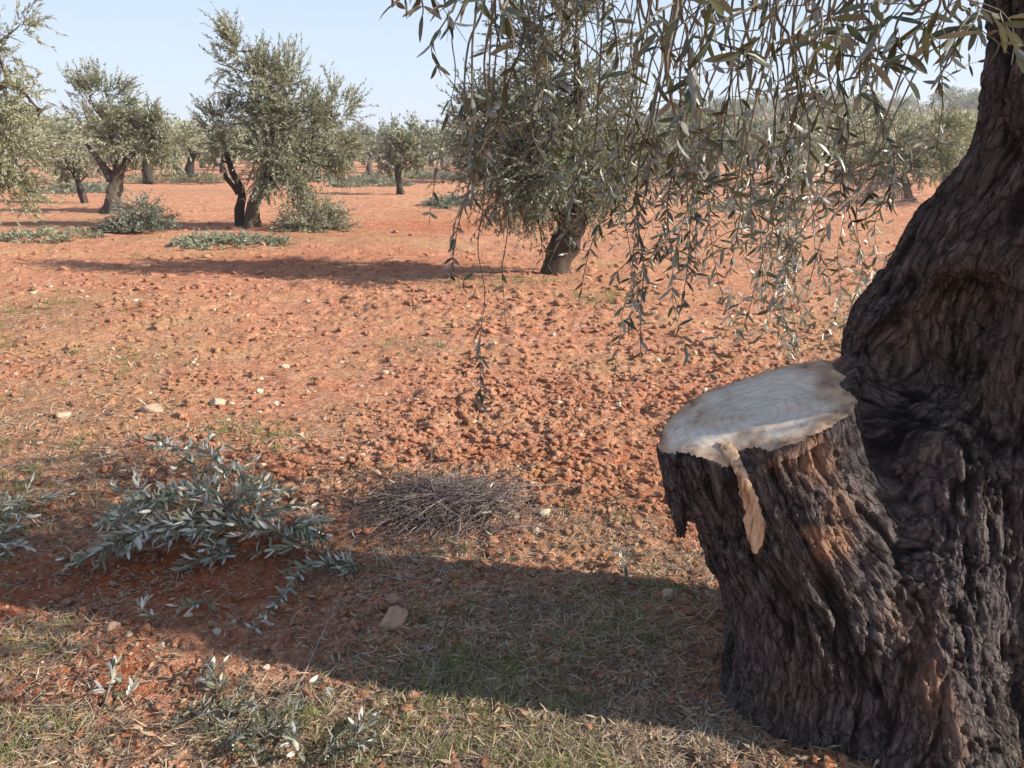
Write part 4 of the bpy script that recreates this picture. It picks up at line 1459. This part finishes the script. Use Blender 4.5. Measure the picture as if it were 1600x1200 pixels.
def stone(px, py, wpx, label=None, group=None, tone=.8, h=.6, seed=None, name='stone'):
    c = gpg(px, py)
    s = scale_at(c) * wpx / 2
    V, F = rock_shape(seed if seed is not None else int(px * 7 + py), 3)
    V = V * [s, s * .85, s * h]
    a = rng.random() * .8
    V = np.stack([V[:, 0] * cos(a) - V[:, 1] * sin(a), V[:, 0] * sin(a) + V[:, 1] * cos(a), V[:, 2]], 1)
    me = mesh_from(name, V, F, np.clip(tone + rng.normal(size=len(V)) * .04, 0, 1))
    o = link(name, me, M_STONE)
    o.location = (float(c[0]), float(c[1]), float(c[2] + s * h * .35))
    return tag(o, label, 'stone', group)


stone(850, 803, 25, 'larger pale yellow stone at the right end of the dry twig heap', tone=.95, h=.85)
stone(838, 833, 17, 'small round pale stone just in front of the larger yellow one', tone=.98)
stone(806, 812, 14, 'narrow pale stone at the edge of the dry twig heap', tone=.8, h=1.0)
stone(617, 980, 52, 'large rounded reddish-brown stone in the shade in the foreground', tone=.3, h=.72, seed=33)
stone(617, 946, 34, 'small reddish clod-like stone right behind the large brown one', tone=.05, h=.7)
stone(174, 986, 30, 'flat brownish stone at the front edge of the shade on the left', tone=.25)
stone(684, 913, 16, 'small pink-grey stone at the far edge of the shade', tone=.4)
stone(340, 633, 32, 'flat pale stone in the middle of the left soil', tone=.62, h=.4)
stone(238, 642, 40, 'long thin pale stone lying left of the flat one', tone=.5, h=.4)
stone(98, 649, 26, 'rounded tan stone in the dry grass at the left', tone=.55)
stone(213, 468, 14, 'whitish stone on the far soil near the long shadow', tone=1.0)
stone(430, 635, 14, 'bright pale stone right of the flat one', tone=1.0, h=.8)
stone(405, 613, 14, 'cream stone above the bright one', tone=.95, h=.8)
stone(446, 572, 14, 'whitish stone farther up the soil', tone=1.0, h=.8)
stone(1043, 936, 34, 'tan stone in the litter left of the big trunk', tone=.35)
stone(80, 1137, 22, 'orange-yellow stone at the bottom left', tone=.6)
k = 0
while k < 170:
    px, py = rng.uniform(0, 1150), rng.uniform(440, 1150)
    c = gp(px, py)
    if rng.random() > (1 - .8 * cover(c[:1], c[1:2])[0]) * (1.0 if py < 800 else .3):
        continue
    stone(px, py, rng.uniform(5, 15) * (.7 + .5 * (py - 440) / 500), 'small pale stone among the red clods', 'small pale stones scattered over the soil', tone=rng.uniform(.35, 1.0), h=rng.uniform(.5, .8))
    k += 1


def blades(P, L, W, name, mat, lean=.6, label=None, cat=None, tone=None, flat=False):
    n = len(P)
    a = rng.random(n) * 2 * pi
    le = lean * rng.random(n) ** .6
    d = np.stack([np.cos(a) * le, np.sin(a) * le, (np.full(n, .06) + .12 * rng.random(n)) if flat else (1.05 - le * .6)], 1)
    nn = np.stack([np.cos(a), np.sin(a), np.full(n, 1.0 if flat else .2)], 1) + rdir(n, .4)
    mb = MB()
    T = (np.array([(-.5, 0, 0), (.5, 0, 0), (-.4, .55, .0), (.4, .55, .0), (-.06, 1, 0), (.06, 1, 0)]), np.array([(0, 1, 3, 2), (2, 3, 5, 4)]))
    D = nrm(d)
    Sx = nrm(np.cross(D, nn))
    U = np.cross(Sx, D)
    curl = rng.uniform(.0, .45, n) * (0.25 if flat else 1)
    V = P[:, None] + Sx[:, None] * (T[0][None, :, 0] * W[:, None])[..., None] + D[:, None] * (T[0][None, :, 1] * L[:, None])[..., None]
    V = V - np.array([0, 0, 1.0]) * (curl[:, None] * L[:, None] * T[0][None, :, 1] ** 2)[..., None] + Sx[:, None] * ((rng.normal(size=n) * .12 * L)[:, None] * T[0][None, :, 1] ** 2)[..., None]
    Q = (T[1][None] + (np.arange(n) * 6)[:, None, None]).reshape(-1, 4)
    r = rng.random(n) if tone is None else tone
    mb.add(V.reshape(-1, 3), Q, np.repeat(r, 6))
    return tag(mb.build(name, mat), label, cat, kind='stuff')


def tufted(P, per, spread):
    Q = np.repeat(P, per, 0)
    Q[:, :2] += rng.normal(size=(len(Q), 2)) * spread
    Q[:, 2] = ground_h(Q[:, 0], Q[:, 1])
    return Q


gd = lambda X, Y: np.clip(1.6 * cover(X, Y) - .25, 0, 1) * np.clip(.25 + 2.8 * fbm(X * 2.1, Y * 2.1, 0, 3, 191), 0, 1)
P = tufted(ground_scatter(4600, -100, 1650, 330, 1250, gd), 15, .015)
dn = np.clip(P[:, 1] / 3.2, .75, 2.4)
blades(P, (0.018 + .040 * rng.random(len(P))) * dn ** .5, (.0016 + .0016 * rng.random(len(P))) * dn, 'green_grass', M_GRASS, .9, 'short sparse green grass in tufts on the soil', 'grass', np.clip(rng.random(len(P)) * .9, 0, 1))
gd2 = lambda X, Y: np.clip(1.3 * cover(X, Y) + .05, 0, 1)
P = ground_scatter(44000, -100, 1650, 330, 1250, gd2)
dn = np.clip(P[:, 1] / 3.2, .75, 2.6)
P[:, 2] += .004
blades(P, (0.015 + .055 * rng.random(len(P))) * dn ** .5, (.0016 + .0030 * rng.random(len(P)) ** 2) * dn, 'dry_grass', M_STRAW, .95, 'dry straw and withered grass lying on the ground', 'dry grass', rng.random(len(P)), flat=True)
# fallen leaves
P = ground_scatter(15000, -100, 1650, 640, 1250, lambda X, Y: np.clip(.22 + cover(X, Y), 0, 1))
P[:, 2] += .006
mb = MB()
n = len(P)
a = rng.random(n) * 2 * pi
leaves(mb, P, np.stack([np.cos(a), np.sin(a), rng.normal(size=n) * .25], 1), np.array([0, 0, 1.0]) + rdir(n, .6), .028 + .025 * rng.random(n), .006 + .005 * rng.random(n), .1, False)
tag(mb.build('fallen_leaves', M_DRYLEAF), 'withered olive leaves strewn over the ground', 'fallen leaves', kind='stuff')
# loose twigs
def loose_twigs(P, L0, L1, r, name, label, lift=.008, mat=M_DEAD, slope=.12):
    n = len(P)
    a = rng.random(n) * 2 * pi
    L = rng.uniform(L0, L1, n)
    d = np.stack([np.cos(a), np.sin(a), rng.normal(size=n) * slope], 1)
    pts = []
    q = P + [0, 0, lift]
    for k in range(5):
        pts.append(q.copy())
        d = nrm(d + rng.normal(size=(n, 3)) * [.22, .22, .08])
        q = q + d * (L / 4)[:, None]
    T = np.stack(pts, 1)
    g = ground_h(T[..., 0].ravel(), T[..., 1].ravel()).reshape(T.shape[:2])
    T[..., 2] = np.maximum(T[..., 2], g + .002)
    mb = MB()
    tubes(mb, T, r, r * .4, 3)
    return tag(mb.build(name, mat), label, 'twigs', kind='stuff')


P = ground_scatter(4200, -100, 1650, 660, 1250, lambda X, Y: np.clip(.2 + cover(X, Y), 0, 1))
loose_twigs(P, .03, .14, .0012, 'loose_twigs', 'fine grey twigs lying among the litter')
# the heap of dry twigs in the middle
hc = gp(695, 800)
hx, hy = .46, .34
n = 3400
a = rng.random(n) * 2 * pi
rr = np.abs(rng.normal(size=n)) * .52 * (1 + .55 * fbm(np.cos(a) * 1.7, np.sin(a) * 1.7, 0, 3, 17))
X = hc[0] + np.cos(a) * rr * hx + .10 * fbm(a * 1.3, rr, 0, 2, 7)
Y = hc[1] + np.sin(a) * rr * hy
P = np.stack([X, Y, ground_h(X, Y) + rng.random(n) * .085 * np.clip(1 - rr ** 2, 0, 1)], 1)
loose_twigs(P, .05, .20, .0015, 'dry_twig_heap', 'heap of fine grey-brown dry twigs in the middle of the foreground', .004, slope=.16)


a = rng.random(160) * 2 * pi
rr = np.abs(rng.normal(size=160)) * .5
X, Y = hc[0] + np.cos(a) * rr * hx * 1.2, hc[1] + np.sin(a) * rr * hy * 1.2
P = np.stack([X, Y, ground_h(X, Y) + rng.random(160) * .09 * np.clip(1 - rr ** 2, 0, 1)], 1)
loose_twigs(P, .10, .38, .0032, 'dry_sticks', 'thicker dry sticks mixed into the heap of dry twigs', .006, slope=.22)
P = np.stack([X, Y, ground_h(X, Y) + rng.random(160) * .06], 1)
P = np.repeat(P, 3, 0) + rng.normal(size=(480, 3)) * [.1, .1, .01]
a = rng.random(480) * 2 * pi
mb = MB()
leaves(mb, P, np.stack([np.cos(a), np.sin(a), rng.normal(size=480) * .4], 1), rdir(480), .04, .009, .2, False)
tag(mb.build('dry_leaves', M_DRYLEAF), 'curled dry leaves caught in the heap of dry twigs', 'dry leaves', kind='stuff')


# ------------------------------------------------------------------ cut olive sprigs lying on the ground
def sprig_paths(a, b, ha, hb, n_side, ln, arch=.04, K=12, side_up=.35, spread=.9):
    """main stem from photo px a to px b (heights above the ground) with side shoots"""
    p0, p1 = gp(*a, 0), gp(*b, hb)
    p0 = np.array([p0[0], p0[1], float(ground_h(p0[:1], p0[1:2])[0]) + ha])
    p1 = np.array([p1[0], p1[1], float(ground_h(p1[:1], p1[1:2])[0]) + hb])
    m = (p0 + p1) / 2 + np.array([rng.normal() * .03, rng.normal() * .03, arch])
    main = smooth_path([p0, m, p1], K)
    t = nrm(main[-1] - main[0])
    tw = []
    for k in range(n_side):
        s = .12 + .8 * (k + rng.random() * .6) / max(1, n_side)
        i = min(K - 2, int(s * (K - 1)))
        p = main[i]
        o = nrm(np.cross(t, [0, 0, 1])) * (1 if k % 2 else -1)
        d = nrm(t * (1.3 - spread * .5) + o * spread * rng.uniform(.5, 1.1) + np.array([0, 0, side_up * rng.uniform(-.2, 1.2)]))
        L = ln * rng.uniform(.5, 1.15)
        pts = [p]
        for q in range(6):
            d = nrm(d + rng.normal(size=3) * .09 + np.array([0, 0, -.07]))
            nx = pts[-1] + d * L / 6
            nx[2] = max(nx[2], float(ground_h(nx[:1], nx[1:2])[0]) + .012)
            pts.append(nx)
        tw.append(pts)
    return main, tw


def sprig(name, label, stems, mat=None, LL=.052, LW=.011, r=.004, gap=.017, cat='cut branch', root=None):
    mS, mL = MB(), MB()
    for (a, b, ha, hb, ns, ln, kw) in stems:
        main, tw = sprig_paths(a, b, ha, hb, ns, ln, **kw)
        tubes(mS, main[None], r, r * .4, 5)
        leafy_twigs(mS, mL, main[None, 3:], r * .3, r * .2, gap, LL, LW, .05, grav=.1, ang=.75, flip=.5)
        if tw:
            leafy_twigs(mS, mL, np.array(tw), r * .4, r * .16, gap, LL, LW, .06, grav=.1, ang=.75, flip=.5)
    o = gp(*stems[0][0])
    root = thing(name, o, label, cat)
    for v in (mL,):
        for i, V in enumerate(v.V):
            g = ground_h(V[:, 0], V[:, 1])
            v.V[i] = np.stack([V[:, 0], V[:, 1], np.maximum(V[:, 2], g + .002)], 1)
    mS.build('stem', M_TWIG, root, o, True)
    if mL.V:
        mL.build('leaves', mat or M_LEAF_CUT, root, o, True)
    return root


N = dict
sprig('cut_branch', 'large leafy cut olive branch lying across the shade on the left',
      [((560, 905), (330, 800), .02, .06, 8, .22, N(arch=.05)), ((420, 850), (170, 850), .05, .05, 9, .26, N(arch=.08)), ((380, 830), (305, 695), .05, .12, 8, .20, N(arch=.10)),
       ((340, 815), (235, 700), .05, .12, 6, .18, N(arch=.10)), ((400, 830), (372, 725), .04, .10, 4, .12, N(arch=.06)), ((380, 850), (470, 800), .05, .06, 6, .18, N(arch=.06)),
       ((350, 840), (110, 880), .06, .04, 8, .18, N(arch=.08)), ((400, 850), (250, 780), .05, .12, 10, .20, N(arch=.10)), ((330, 830), (200, 800), .06, .10, 9, .22, N(arch=.10)),
       ((440, 850), (510, 845), .05, .05, 6, .14, N(arch=.05)), ((350, 830), (400, 780), .08, .10, 7, .18, N(arch=.10)), ((370, 860), (270, 890), .03, .02, 4, .12, N(arch=.03))], LL=.056, LW=.0125, r=.0058)
sprig('cut_branch', 'cut branch with one long leafy tip pointing to the lower left', [((560, 905), (490, 880), .02, .03, 6, .12, N(arch=.03)), ((485, 880), (388, 995), .02, .01, 0, .1, N(arch=.02)), ((520, 905), (470, 820), .02, .05, 5, .12, N(arch=.04))], LL=.045)
sprig('cut_branch', 'leafy cut branch at the left edge of the picture', [((-120, 870), (40, 790), .02, .04, 9, .2, N(arch=.05)), ((-80, 860), (95, 775), .02, .05, 8, .15, N(arch=.06)), ((-90, 880), (30, 850), .02, .03, 6, .18, N(arch=.05))])
SM = [((262, 985), (222, 950), 'small leafy sprig lying in the middle of the shade'), ((335, 945), (300, 955), 'tiny dark sprig in the shade right of the small leafy one'),
      ((165, 1110), (158, 1040), 'pale upright sprig near the left bottom corner'), ((338, 1105), (325, 1035), 'pale upright sprig standing between the two other bottom sprigs'),
      ((965, 925), (955, 865), 'pale olive sprig in the litter right of the dry twig heap'), ((560, 1150), (580, 1105), 'two-leaved sprig at the bottom centre'),
      ((400, 1140), (520, 1090), 'thin bare grey stick with a few leaves at the bottom'), ((470, 1180), (440, 1160), 'broad pale leaves lying at the bottom edge')]
for k, (a, b, lab) in enumerate(SM):
    sprig('olive_sprig', lab, [(a, b, .01, .05 if k not in (6,) else .02, 2 if k != 6 else 0, .06, N(arch=.02))] + ([((a[0] + 12, a[1] + 8), (b[0] + 20, b[1] + 25), .01, .03, 1, .05, N(arch=.01))] if k in (2, 3, 4) else []),
          LL=.042, LW=.011, r=.0022, gap=.014 if k != 6 else .05, cat='olive sprig')
# greener mess of cut leaves at the bottom edge
for k, (a, b, lab) in enumerate([((330, 1190), (480, 1130), 'dark green cut branch along the bottom edge'), ((250, 1160), (400, 1100), 'dark cut branch behind the bottom one'), ((480, 1200), (590, 1150), 'short dark leafy branch at the bottom centre')]):
    sprig('cut_branch', lab, [(a, b, .01, .03, 9, .14, N(arch=.03))], M_LEAF, LL=.035, LW=.006, r=.002, gap=.014)
# a long thin dry stalk
mb = MB()
a_, b_ = gpg(470, 1075, .01), gpg(540, 925, .01)
tubes(mb, smooth_path([a_, (a_ + b_) / 2 + [.01, 0, .03], b_], 10)[None], .0022, .001, 5, [.8])
tag(mb.build('dry_stalk', M_DEAD), 'long thin dry stalk slanting across the edge of the shade', 'stalk')

# ------------------------------------------------------------------ the air
bm_v = [(x, y, z) for z in (-4, 24) for y in (-75, 435) for x in (-660, 660)]
hz = mesh_from('haze', np.array(bm_v, float), np.array([(0, 2, 3, 1), (4, 5, 7, 6), (0, 1, 5, 4), (2, 6, 7, 3), (0, 4, 6, 2), (1, 3, 7, 5)]))
hm, hnt, hb, hout = mat_new('haze')
hnt.nodes.remove(hb)
pv = nd(hnt, 'ShaderNodeVolumePrincipled')
pv.inputs['Color'].default_value = (0.90, 0.93, 1.0, 1)
pv.inputs['Density'].default_value = 0.0009
pv.inputs['Anisotropy'].default_value = 0.2
hnt.links.new(pv.outputs[0], hout.inputs['Volume'])
tag(link('haze', hz, hm), kind='stuff')
